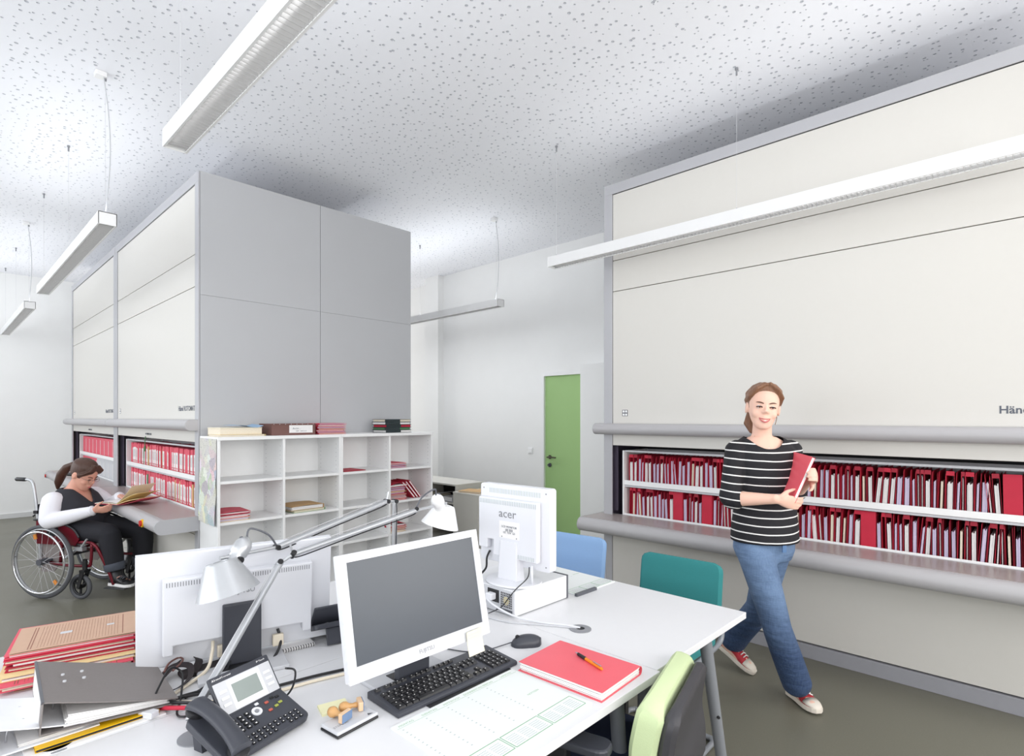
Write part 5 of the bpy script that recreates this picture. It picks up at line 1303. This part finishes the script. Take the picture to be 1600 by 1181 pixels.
# feet inside the shoes
for hl, to in ((V(.135, -.005, .05), V(.165, -.18, .04)), (V(-.075, .37, .13), V(.02, .25, .05))):
    ell(b, [hl, hl.lerp(to, .5), to], [.026, .032, .028], [.028, .024, .015], (1, 0, 0), 12)
ell(b, [RA, V(.135, -.005, .05)], .03, .03, (1, 0, 0), 12); ell(b, [LA, V(-.075, .37, .13)], .03, .03, (1, 0, 0), 12)
body = remesh(b, 'body', M['skin'], wk, .0052, 5)
face(wk, Hw, 'lipred', mat('brown_brow', '6A4A3A', .7, noise=0), M['iris'])
# top with white stripes
def stripes():
    m = mat('striped_jersey', '17161C', .8, noise=0); nt = m.node_tree; N = nt.nodes; L = nt.links; bs = N['Principled BSDF']
    tc = N.new('ShaderNodeTexCoord'); sp = N.new('ShaderNodeSeparateXYZ'); L.new(tc.outputs['Object'], sp.inputs[0])
    no = N.new('ShaderNodeTexNoise'); no.inputs['Scale'].default_value = 5; L.new(tc.outputs['Object'], no.inputs['Vector'])
    ma = N.new('ShaderNodeMath'); ma.operation = 'MULTIPLY_ADD'; ma.inputs[1].default_value = .012; L.new(no.outputs['Fac'], ma.inputs[0]); L.new(sp.outputs['Z'], ma.inputs[2])
    x2 = N.new('ShaderNodeMath'); x2.operation = 'MULTIPLY'; L.new(sp.outputs['X'], x2.inputs[0]); L.new(sp.outputs['X'], x2.inputs[1])
    m2 = N.new('ShaderNodeMath'); m2.operation = 'MULTIPLY_ADD'; m2.inputs[1].default_value = -.25; L.new(x2.outputs[0], m2.inputs[0]); L.new(ma.outputs[0], m2.inputs[2])
    dv = N.new('ShaderNodeMath'); dv.operation = 'DIVIDE'; dv.inputs[1].default_value = .0425; L.new(m2.outputs[0], dv.inputs[0])
    fr = N.new('ShaderNodeMath'); fr.operation = 'FRACT'; L.new(dv.outputs[0], fr.inputs[0])
    lt = N.new('ShaderNodeMath'); lt.operation = 'LESS_THAN'; lt.inputs[1].default_value = .15; L.new(fr.outputs[0], lt.inputs[0])
    mx = N.new('ShaderNodeMix'); mx.data_type = 'RGBA'; mx.inputs['A'].default_value = lin('17161C'); mx.inputs['B'].default_value = lin('E8E6E4'); L.new(lt.outputs[0], mx.inputs['Factor']); L.new(mx.outputs['Result'], bs.inputs['Base Color'])
    n2 = N.new('ShaderNodeTexNoise'); n2.inputs['Scale'].default_value = 9; L.new(tc.outputs['Object'], n2.inputs['Vector'])
    bp = N.new('ShaderNodeBump'); bp.inputs['Strength'].default_value = .5; bp.inputs['Distance'].default_value = .02; L.new(n2.outputs['Fac'], bp.inputs['Height']); L.new(bp.outputs['Normal'], bs.inputs['Normal'])
    return m
b = MB()
horiz(b, [(0, .002, .838, .174, .136), (0, .004, .90, .172, .130), (0, .0, .98, .163, .116), (0, -.005, 1.08, .156, .113), (0, -.012, 1.18, .158, .122), (-.002, -.008, 1.26, .162, .118), (-.004, .0, 1.325, .164, .100), (-.006, .006, 1.368, .140, .082), (-.010, .01, 1.40, .085, .066)])
for s, e, w, end in ((RS, RE, RW, .16), (LS, LE, LW, .2)):
    ell(b, [s + (s - e)*.02, s.lerp(e, .35), s.lerp(e, .8), e], [.058, .056, .052, .053], [.060, .056, .052, .052], (0, 1, 0), 18)
    ell(b, [e, e.lerp(w, end*.5), e.lerp(w, end)], [.052, .052, .053], [.052, .051, .051], (0, 0, 1), 18)
def neck_cut(p):
    dx = p.x + .012
    return p.z > (1.332 + 6.2*dx*dx if p.y < .012 else 1.388 + 1.2*dx*dx)
shirt = remesh(b, 'striped_top', stripes(), wk, .006, 6, neck_cut, .004)
# necklace
pts = [V(-.012 + .052*math.sin(q), .0 - .068*math.cos(q)*1.0 if abs(q) < 1.2 else -.02, 1.405 - .062*max(0, math.cos(q))**1.2) for q in [-1.5 + 3*k/14 for k in range(15)]]
o = MB().tube(pts, .0012, 5).build('necklace', mat('gold_chain', 'C9A96A', .3, .8), wk, smooth=3)
MB().ball((-.012, -.075, 1.338), .004).build('pendant', M['chrome'], o, smooth=3)
# jeans
def denim():
    m = mat('blue_denim', '3E5F8C', .85, noise=0); nt = m.node_tree; N = nt.nodes; L = nt.links; bs = N['Principled BSDF']
    tc = N.new('ShaderNodeTexCoord'); n1 = N.new('ShaderNodeTexNoise'); n1.inputs['Scale'].default_value = 6; n1.inputs['Detail'].default_value = 4; L.new(tc.outputs['Object'], n1.inputs['Vector'])
    mp = N.new('ShaderNodeMapping'); mp.inputs['Scale'].default_value = (90, 90, 9); n2 = N.new('ShaderNodeTexNoise'); n2.inputs['Scale'].default_value = 2; L.new(tc.outputs['Object'], mp.inputs['Vector']); L.new(mp.outputs['Vector'], n2.inputs['Vector'])
    sp = N.new('ShaderNodeSeparateXYZ'); L.new(tc.outputs['Object'], sp.inputs[0])
    mr = N.new('ShaderNodeMapRange'); mr.inputs['From Min'].default_value = .30; mr.inputs['From Max'].default_value = .62; L.new(sp.outputs['Z'], mr.inputs['Value'])
    a1 = N.new('ShaderNodeMath'); a1.operation = 'MULTIPLY'; L.new(n1.outputs['Fac'], a1.inputs[0]); L.new(mr.outputs['Result'], a1.inputs[1])
    a2 = N.new('ShaderNodeMath'); a2.operation = 'MULTIPLY_ADD'; a2.inputs[1].default_value = .35; L.new(n2.outputs['Fac'], a2.inputs[0]); L.new(a1.outputs[0], a2.inputs[2])
    rp = N.new('ShaderNodeValToRGB'); e = rp.color_ramp.elements; e[0].position = .05; e[0].color = lin('20355A'); e[1].position = 1.0; e[1].color = lin('7690B2'); L.new(a2.outputs[0], rp.inputs['Fac']); L.new(rp.outputs['Color'], bs.inputs['Base Color'])
    mp2 = N.new('ShaderNodeMapping'); mp2.inputs['Scale'].default_value = (7, 7, 26); n3 = N.new('ShaderNodeTexNoise'); n3.inputs['Scale'].default_value = 1; n3.inputs['Detail'].default_value = 3; L.new(tc.outputs['Object'], mp2.inputs['Vector']); L.new(mp2.outputs['Vector'], n3.inputs['Vector'])
    bp = N.new('ShaderNodeBump'); bp.inputs['Strength'].default_value = .7; bp.inputs['Distance'].default_value = .02; L.new(n3.outputs['Fac'], bp.inputs['Height']); L.new(bp.outputs['Normal'], bs.inputs['Normal'])
    return m
b = MB()
horiz(b, [(0, .01, .735, .140, .105), (0, .012, .79, .162, .116), (0, .01, .86, .160, .112), (0, .008, .92, .148, .105)])
for h, k, a_, r3 in ((RH, RK, RA + V(.010, .0, .028), .068), (LH, LK, LA + V(-.012, .0, .03), .074)):
    ell(b, [h + V(0, 0, -.055), h.lerp(k, .25) + V(0, .008, 0), h.lerp(k, .6), k], [.086, .090, .080, .068], [.088, .090, .080, .070], (1, 0, 0), 20)
    ell(b, [k + (h - k)*.02, k.lerp(a_, .3), k.lerp(a_, .7), a_], [.070, .072, .073, r3*1.06], [.072, .074, .074, r3*1.08], (1, 0, 0), 20, True)
remesh(b, 'jeans', denim(), wk, .0075, 6)
q = MB(); q.box(.035, .055, -.128, -.120, .80, .845); q.build('fly_seam', mat('stitching', '5C7CA6', .8), wk)
# red canvas shoes
M['canvas'] = mat('red_canvas', 'B8323C', .8, noise=.08, nscale=80); M['rubber'] = mat('offwhite_rubber', 'E2D9CC', .6, noise=.05); M['lace'] = mat('white_laces', 'EDEAE6', .8)
sr = bpy.data.objects.new('shoe', None); C.objects.link(sr); sr.parent = wk
shoe(sr, (.140, .015, .004), (.176, -.215, .012), (0, 0, 1), M['canvas'], M['rubber'], M['rubber'], M['lace'])
sl = bpy.data.objects.new('shoe', None); C.objects.link(sl); sl.parent = wk
shoe(sl, (-.100, .405, .105), (.045, .232, .003), (.3, -.35, .9), M['canvas'], M['rubber'], M['rubber'], M['lace'])
# hair
HB = hair_mat('light_brown_hair', '7E5A44')
def hair_cap(b, Mh, back=.018, f=1.07, low=-.045, front=.0):
    n = 26; rings = []
    for z, y, hx, hy in HEAD:
        if z < low: continue
        g = f + .02*(z > .05); lift = .010*max(0, z/.1)
        sh = back*(1 if z < .06 else max(.0, 1 - (z - .06)/.05)) + front
        rings.append([Mh @ V(hx*1.07*g*math.cos(2*PI*k/n), y + sh + hy*g*math.sin(2*PI*k/n), z + lift) for k in range(n)])
    b.loft(rings)
b = MB(); hair_cap(b, Hw, .020)
for sx in (-1, 1):
    ell(b, [Hw @ V(sx*.012, -.040, .121), Hw @ V(sx*.050, -.050, .098), Hw @ V(sx*.078, -.026, .062), Hw @ V(sx*.082, .025, .022), Hw @ V(sx*.060, .085, -.01)], [.030, .026, .024, .020, .012], [.013, .012, .010, .009, .008], (0, 1, 0))
    ell(b, [Hw @ V(sx*.030, -.030, .118), Hw @ V(sx*.062, -.012, .095), Hw @ V(sx*.080, .025, .055), Hw @ V(sx*.07, .07, .02)], [.030, .030, .028, .02], [.012, .012, .010, .008], (0, 1, 0))
ell(b, [Hw @ V(0, .085, .03), Hw @ V(.0, .125, .01), Hw @ V(-.005, .125, -.05), Hw @ V(-.01, .105, -.11), Hw @ V(-.01, .09, -.15)], [.035, .035, .062, .070, .035], [.03, .03, .028, .022, .012], (1, 0, 0))
remesh(b, 'hair', HB, wk, .006, 4)
for sx, p in ((-1, [(-.070, .01, -.02), (-.076, .012, -.06), (-.082, .02, -.10)]), (1, [(.070, .01, -.02), (.075, .014, -.055), (.072, .022, -.09)])):
    MB().tube(bez([Hw @ V(*q) for q in p], 5), .0018, 5).build('hair_strand', HB, wk, smooth=3)
# the red file in her hands
c0 = V(.128, -.045, 1.318)
u = V(.0, -.21, -.016); v = V(-.085, -.022, -.215)
Mf = basis(c0, u, u.cross(v)); Lu, Lv = u.length, .245
fo = bpy.data.objects.new('file_folder', None); C.objects.link(fo)
fo.matrix_world = Matrix.Translation((wx, wy, 0)) @ Matrix.Rotation(CR, 4, 'Z') @ Mf
tag(fo, 'red file held against her chest by the walking woman', 'folder')
yy = 1 if (Mf.inverted().to_3x3() @ v).y > 0 else -1
for z0, z1, nm, mm, ins in ((-.008, -.0065, 'cover', 'coral', 0), (.0065, .008, 'cover', 'coral', 0), (-.0062, .0062, 'papers', 'paper', .004)):
    q = MB(); q.box(ins, Lu - ins*.3, min(0, yy*Lv) + ins, max(0, yy*Lv) - ins, z0, z1); q.build(nm, M[mm], fo)
# ================================================================ wheelchair and seated woman
WA = math.atan2(-.835, .55)
WL = (.887, 6.163, 0)                                     # local x forward, y to her left, z up
M['tyre'] = mat('grey_tyre', '55565A', .8); M['wred'] = mat('dark_red_paint', '6E1424', .3, .3, noise=.03); M['nylon'] = mat('black_nylon', '1C1C20', .8, bump=.1, nscale=200)
M['guard'] = mat('smoky_spoke_guard', '8D8583', .3, noise=.04)
wc = thing('wheelchair', 'dark red wheelchair with spoked wheels at the counter of the left carousel', 'wheelchair', WL, WA)
def ringtube(c, R_, r, n=48, m=8, axis='y'):
    return MB().tube([(c[0] + R_*math.cos(2*PI*k/n), c[1], c[2] + R_*math.sin(2*PI*k/n)) for k in range(n)], r, m, closed=True)
for s in (-1, 1):
    y = s*.28; c = (0, y, .305)
    tw = ringtube(c, .289, .0155).build('wheel', M['tyre'], wc, smooth=3)
    ringtube(c, .269, .009).build('rim', M['alu'], tw, smooth=3)
    ringtube((0, y + s*.035, .305), .252, .0085).build('push_rim', M['chrome'], tw, smooth=3)
    q = MB()
    for k in range(24):
        a_ = 2*PI*k/24; b_ = a_ + (.5 if k % 2 else -.5); dy = .025 if k % 4 < 2 else -.025
        q.cyl((.028*math.cos(b_), y + dy, .305 + .028*math.sin(b_)), (.268*math.cos(a_), y, .305 + .268*math.sin(a_)), .0013, n=5)
    q.build('spokes', M['steel'], tw)
    q = MB(); q.cyl((0, y - .035, .305), (0, y + .04, .305), .026, n=16); q.build('hub', M['dgrey'], tw, smooth=.6)
    for k in range(5):
        a_ = 2*PI*k/5 + .5
        MB().cyl((.252*math.cos(a_), y + s*.035, .305 + .252*math.sin(a_)), (.268*math.cos(a_), y, .305 + .268*math.sin(a_)), .004, n=6).build('rim_bracket', M['dgrey'], tw)
    for a_ in (1.85, -.85):
        q = MB(); q.box(-.022, .022, y - .006 + s*.012, y + .006 + s*.012, -.014, .014, Matrix.Translation((.215*math.cos(a_), 0, .305 + .215*math.sin(a_))) @ Matrix.Rotation(-a_, 4, 'Y')); q.build('reflector', mat('orange_reflector', 'D98A3A', .3), tw, bevel=.004)
    # caster with fork
    cx, cy = .325, s*.235
    q = ringtube((cx, cy, .105), .088, .0165, 32).build('caster', M['tyre'], wc, smooth=3)
    ringtube((cx, cy, .105), .068, .009, 32).build('caster_rim', M['black'], q, smooth=3)
    b = MB()
    for k in range(3): a_ = 2*PI*k/3 + .5; b.cyl((cx, cy, .105), (cx + .068*math.cos(a_), cy, .105 + .068*math.sin(a_)), .009, n=8)
    b.cyl((cx, cy - .02, .105), (cx, cy + .02, .105), .018); b.build('caster_spokes', M['black'], q, smooth=.6)
    b = MB()
    for e in (-.026, .026): b.loft([[V(cx - .014, cy + e - .004, .095), V(cx + .014, cy + e - .004, .095), V(cx + .014, cy + e + .004, .095), V(cx - .014, cy + e + .004, .095)], [V(cx + .02, cy + e - .004, .235), V(cx + .06, cy + e - .004, .235), V(cx + .06, cy + e + .004, .235), V(cx + .02, cy + e + .004, .235)]])
    b.box(cx + .015, cx + .065, cy - .03, cy + .03, .228, .245); b.cyl((cx + .04, cy, .24), (cx + .04, cy, .33), .018); b.build('caster_fork', M['black'], wc, smooth=.5)
    # frame tubes
    fy = s*.215
    MB().tube(bez([(-.12, fy, .455), (.10, fy, .46), (.36, fy, .465), (.43, fy, .45), (.47, fy*.97, .40), (.53, fy*.8, .22), (.56, fy*.72, .11)], 6), .0125, 10).build('seat_rail', M['wred'], wc, smooth=3)
    MB().tube(bez([(-.10, fy, .305), (.10, fy, .27), (.36, fy, .27), (.40, fy, .30), (.41, fy, .455)], 5), .012, 10).build('lower_rail', M['wred'], wc, smooth=3)
    MB().tube([(.12, fy, .46), (.10, fy, .28)], .012, 10).build('upright', M['wred'], wc, smooth=3)
    MB().tube(bez([(-.10, fy, .24), (-.11, fy, .45), (-.135, fy, .70), (-.165, fy, .90), (-.185, fy, .955), (-.22, fy, .972), (-.26, fy, .974)], 6), .0115, 10).build('back_post', M['alu'], wc, smooth=3)
    MB().tube([(-.245, fy, .973), (-.26, fy, .974), (-.34, fy, .975), (-.35, fy, .975)], [.013, .017, .017, .012], 12).build('push_grip', M['black'], wc, smooth=1)
    b = MB(); b.tube(bez([(-.135, fy - s*.02, .70), (-.17, fy - s*.022, .68), (-.20, fy - s*.02, .66)], 4), .007, 8); b.box(-.15, -.11, fy - .02, fy + .02, .69, .715); b.build('fold_lever', M['black'], wc, smooth=.6)
    # side guard with armpad edge, spoke-side cloth guard
    b = MB(); b.prism([(-.12, .44), (.27, .44), (.31, .50), (.24, .575), (.05, .632), (-.12, .632)], s*.232 - .003, s*.232 + .003, Matrix.Rotation(PI/2, 4, 'X') @ Matrix.Scale(-1, 4, (0, 0, 1))); g = b.build('side_guard', M['wred'], wc)
    MB().tube(bez([(-.14, s*.236, .64), (.05, s*.236, .640), (.24, s*.236, .582), (.31, s*.236, .505)], 6), .009, 8).build('guard_edge', M['black'], g, smooth=3)
    b = MB(); b.cyl((.30, s*.235, .42), (.20, s*.25, .34), .012, n=10); b.box(.28, .36, s*.235 - .02, s*.235 + .02, .40, .43); b.tube([(.33, s*.245, .42), (.40, s*.25, .50)], .008, 8); b.build('wheel_brake', M['alu'], wc, smooth=.6)
    # cloth guard hanging inside the wheel
    b = MB(); b.prism([(-.11, .20), (.02, .20), (.13, .33), (.22, .45), (-.11, .45)], s*.20 - .003, s*.20 + .003, Matrix.Rotation(PI/2, 4, 'X') @ Matrix.Scale(-1, 4, (0, 0, 1))); b.build('cloth_guard', M['guard'], wc)
    # foot plate
    b = MB(); b.box(.50, .70, s*.12 - .075, s*.12 + .075, .082, .092); b.build('foot_plate', M['black'], wc, bevel=.006)
b = MB(); b.tube([(-.02, -.21, .28), (.20, .21, .44)], .011, 8); b.tube([(-.02, .21, .28), (.20, -.21, .44)], .011, 8); b.build('cross_brace', M['wred'], wc, smooth=.8)
b = MB(); b.tube([(0, -.27, .305), (0, .27, .305)], .014, 10); b.build('axle_tube', M['dgrey'], wc, smooth=.8)
b = MB(); b.tube([(.56, -.155, .10), (.56, .155, .10)], .009, 8); b.build('foot_bar', M['black'], wc, smooth=.8)
b = MB(); b.loft([[V(x, -.21, z), V(x, .21, z), V(x, .21, z - .022), V(x, -.21, z - .022)] for x, z in ((-.11, .468), (.05, .458), (.25, .462), (.40, .472))]); b.build('seat_sling', M['nylon'], wc, bevel=.006)
b = MB(); rings = []
for z, x in ((.45, -.10), (.55, -.118), (.65, -.13), (.76, -.142)):
    rings.append([V(x - .05*(1 - (yy/.215)**2), yy, z) for yy in (-.222, -.15, -.07, 0, .07, .15, .222)] + [V(x - .05*(1 - (yy/.215)**2) - .014, yy, z) for yy in (.222, .15, .07, 0, -.07, -.15, -.222)])
b.loft(rings); b.build('back_sling', M['nylon'], wc, smooth=.8)

sw_ = thing('person', 'seated woman with ponytail, dark vest and white sleeves reading an open file', 'person', WL, WA)
Mtilt = Matrix.Translation((.105, -.005, 1.005)) @ Matrix.Rotation(.10, 4, 'Z') @ Matrix.Rotation(PI/2, 4, 'Z') @ Matrix.Rotation(.55, 4, 'X') @ Matrix.Scale(1.06, 4)
# head frame: local -y is the face; rotate so that it looks forward (+x) and down
b = MB(); head_shape(b, Mtilt)
ell(b, [(-.015, 0, .83), (.01, 0, .88), (.045, 0, .93), (.075, 0, .965)], [.075, .066, .062, .062], [.075, .066, .062, .060], (0, 1, 0))
b.ball((.125, -.0, .915), (.04, .05, .03))
TS = [(.06, 0, .47, .20, .20), (.05, 0, .54, .215, .225), (.03, 0, .62, .205, .22), (.01, 0, .70, .185, .21), (.0, 0, .77, .16, .205), (-.005, 0, .82, .12, .185), (-.005, 0, .855, .09, .125), (.0, 0, .885, .07, .075)]
horiz(b, TS)
sR, eR, wR = V(-.005, -.188, .788), V(.045, -.275, .635), V(.375, -.165, .722)
sL, eL, wL = V(.0, .188, .788), V(.12, .255, .69), V(.325, .135, .800)
def arm2(b, s, e, w, k, skin=True, f2=1.):
    ell(b, [s, s.lerp(e, .4), s.lerp(e, .85), e], [.066*k, .066*k, .056*k, .052*k], [.068*k, .066*k, .056*k, .052*k], (0, 1, 0), 16)
    w2 = e.lerp(w, f2)
    ell(b, [e, e.lerp(w2, .3), e.lerp(w2, .75), w2], [.052*k, .052*k, .040*k, .032*k], [.052*k, .052*k, .038*k, .030*k], (0, 0, 1), 16)
arm2(b, sR, eR, wR, .88); arm2(b, sL, eL, wL, .88)
hand(b, wR, (.95, .30, .06), (-.25, .75, .55), (.35, .5, .4), .05, .95, (.7, .4))
hand(b, wL, (.90, -.32, -.08), (-.05, -.1, -1), (.30, .35, .3), .07, .95, (.5, .2))
hipR, knR, anR = V(.03, -.115, .545), V(.485, -.125, .525), V(.545, -.12, .185)
hipL, knL, anL = V(.03, .115, .545), V(.56, .135, .505), V(.56, .135, .185)
for h, k, a_ in ((hipR, knR, anR), (hipL, knL, anL)):
    ell(b, [h, h.lerp(k, .4), h.lerp(k, .8), k], [.105, .095, .075, .066], [.095, .088, .072, .066], (0, 1, 0), 16)
    ell(b, [k, k.lerp(a_, .3), k.lerp(a_, .75), a_, a_ + V(.05, 0, -.05), a_ + V(.13, 0, -.06)], [.062, .060, .045, .036, .036, .03], [.062, .060, .045, .036, .03, .02], (0, 1, 0), 16)
remesh(b, 'body', M['skin2'], sw_, .0065, 5)
face(sw_, Mtilt, 'lipred', mat('dark_brow', '4A342B', .7, noise=0), M['iris'], smile=False, down=True, teeth=False)
# shirt: white sleeves
M['shirt'] = mat('white_cotton', 'E9E8EE', .85, noise=.03, nscale=8, bump=.3); M['vest'] = mat('charcoal_vest', '2C2C33', .85, noise=.06, nscale=60, bump=.2); M['trou'] = mat('black_trousers', '1D1D24', .85, noise=.08, nscale=30, bump=.2)
b = MB()
for s, e, w in ((sR, eR, wR), (sL, eL, wL)):
    arm2(b, s + (s - e)*.12, e, w, 1.22, f2=.97)
horiz(b, [(-.005, 0, .70, .10, .19), (-.005, 0, .76, .12, .205), (-.008, 0, .815, .10, .185)])
remesh(b, 'white_shirt', M['shirt'], sw_, .008, 5)
for w, e in ((wR, eR), (wL, eL)):
    d_ = (w - e).normalized(); p = w - d_*.018
    b = MB(); b.tube([p - d_*.008, p + d_*.004, p + d_*.014], [.040, .043, .041], 18); b.build('cuff', M['shirt'], sw_, smooth=2)
# vest with V neck
b = MB()
horiz(b, [(.06, 0, .485, .222, .222), (.05, 0, .54, .232, .240), (.03, 0, .62, .222, .235), (.01, 0, .70, .203, .222), (.0, 0, .765, .178, .210), (-.005, 0, .82, .138, .188), (-.005, 0, .858, .108, .140), (-.005, 0, .892, .088, .092)])
def vcut(p):
    if p.z > .884: return True
    return p.x > .02 and abs(p.y) < max(0, (p.z - .752)*.56)
remesh(b, 'vest', M['vest'], sw_, .009, 5, vcut, .006)
# trousers, cuffs, shoes
b = MB()
horiz(b, [(.03, 0, .475, .19, .20), (.03, 0, .53, .20, .215), (.03, 0, .58, .19, .205)])
for h, k, a_ in ((hipR, knR, anR), (hipL, knL, anL)):
    ell(b, [h, h.lerp(k, .4), h.lerp(k, .8), k], [.118, .112, .094, .084], [.098, .096, .086, .080], (0, 1, 0), 18)
    e_ = k.lerp(a_, .80); ell(b, [k, k.lerp(e_, .35), k.lerp(e_, .75), e_], [.082, .084, .078, .072], [.080, .080, .074, .068], (0, 1, 0), 18)
remesh(b, 'trousers', M['trou'], sw_, .009, 6)
for a_, k in ((anR, knR), (anL, knL)):
    d_ = (a_ - k).normalized(); p = a_ - d_*.075
    b = MB(); b.tube([p - d_*.03, p - d_*.02, p + d_*.035, p + d_*.042], [.066, .076, .074, .062], 20); b.build('trouser_cuff', mat('grey_denim_cuff', '4A4E58', .85, noise=.08), sw_, smooth=2)
    MB().tube([p, a_ + V(.01, 0, -.03), a_ + V(.02, 0, -.06)], [.046, .044, .046], 16).build('sock', M['black'], sw_, smooth=2)
    sh = bpy.data.objects.new('shoe', None); C.objects.link(sh); sh.parent = sw_
    shoe(sh, (a_.x - .055, a_.y, .093), (a_.x + .175, a_.y - .012, .093), (0, 0, 1), M['black'], M['paper'], M['black'], M['dgrey'], .045, .085)
# hair with ponytail, fringe and glasses
HD = hair_mat('dark_brown_hair', '4A3228')
b = MB(); hair_cap(b, Mtilt, .016, 1.08, -.045)
for sx in (-1, 1): ell(b, [Mtilt @ V(sx*.010, -.062, .105), Mtilt @ V(sx*.045, -.078, .072), Mtilt @ V(sx*.070, -.052, .035), Mtilt @ V(sx*.078, -.015, .005)], [.026, .028, .026, .016], [.016, .014, .012, .010], (0, 1, 0))
ell(b, [(.03, 0, 1.075), (-.02, 0, 1.085), (-.075, -.005, 1.06), (-.125, -.01, 1.0), (-.155, -.012, .93), (-.165, -.012, .87)], [.030, .026, .038, .042, .036, .012], [.030, .026, .032, .034, .028, .010], (0, 1, 0))
remesh(b, 'hair', HD, sw_, .006, 4)
b = MB()
for sx in (-1, 1):
    b.tube([Mtilt @ V(sx*.034 + .019*math.cos(2*PI*k/16), -.102, -.001 + .013*math.sin(2*PI*k/16)) for k in range(16)], .0014, 5, closed=True)
    b.tube([Mtilt @ V(sx*.053, -.101, .003), Mtilt @ V(sx*.074, -.07, .004), Mtilt @ V(sx*.080, .01, .0)], .0013, 5)
b.tube([Mtilt @ V(-.015, -.102, .003), Mtilt @ V(.015, -.102, .003)], .0014, 5)
b.build('glasses', mat('thin_metal_frame', '8C7A78', .3, .7), sw_, smooth=2)
# open file on the counter
of = thing('open_file', 'open file with cream pages and red cover on the counter before the seated woman', 'folder', (1.205, 5.80, .756), 0)
of.location = (1.20, 5.76, .756); of.rotation_euler = (0, 0, -1.05)
# local x along the spread (towards the image right), y away from her
def leaf(x0, x1, prof, th, m, nm):
    b = MB(); rings = []; N = 12
    for i in range(N + 1):
        u = i/N; x = x0 + (x1 - x0)*u; z = prof(u)
        rings.append([V(x, -.11, z), V(x, .12, z), V(x, .12, z + th), V(x, -.11, z + th)])
    b.loft(rings); return b.build(nm, m, of, smooth=.8)
leaf(-.24, .0, lambda u: .0005, .002, M['pink'], 'cover')
leaf(-.235, .0, lambda u: .003 + .006*math.sin(PI*u), .006, M['cpaper'], 'pages')
leaf(-.225, .0, lambda u: .010 + .012*math.sin(PI*u*.9), .002, M['paper'], 'page')
leaf(.0, .24, lambda u: .001 + .055*u**1.6, .002, M['pink'], 'cover')
leaf(.0, .23, lambda u: .004 + .055*u**1.5 + .014*math.sin(PI*u), .004, M['yellow'], 'pages')
leaf(.0, .215, lambda u: .010 + .075*u**1.4 + .03*math.sin(PI*u*.8), .003, M['yellow'], 'page')
leaf(.0, .16, lambda u: .016 + .15*u**1.5 + .01*math.sin(PI*u), .0015, M['cpaper'], 'page')
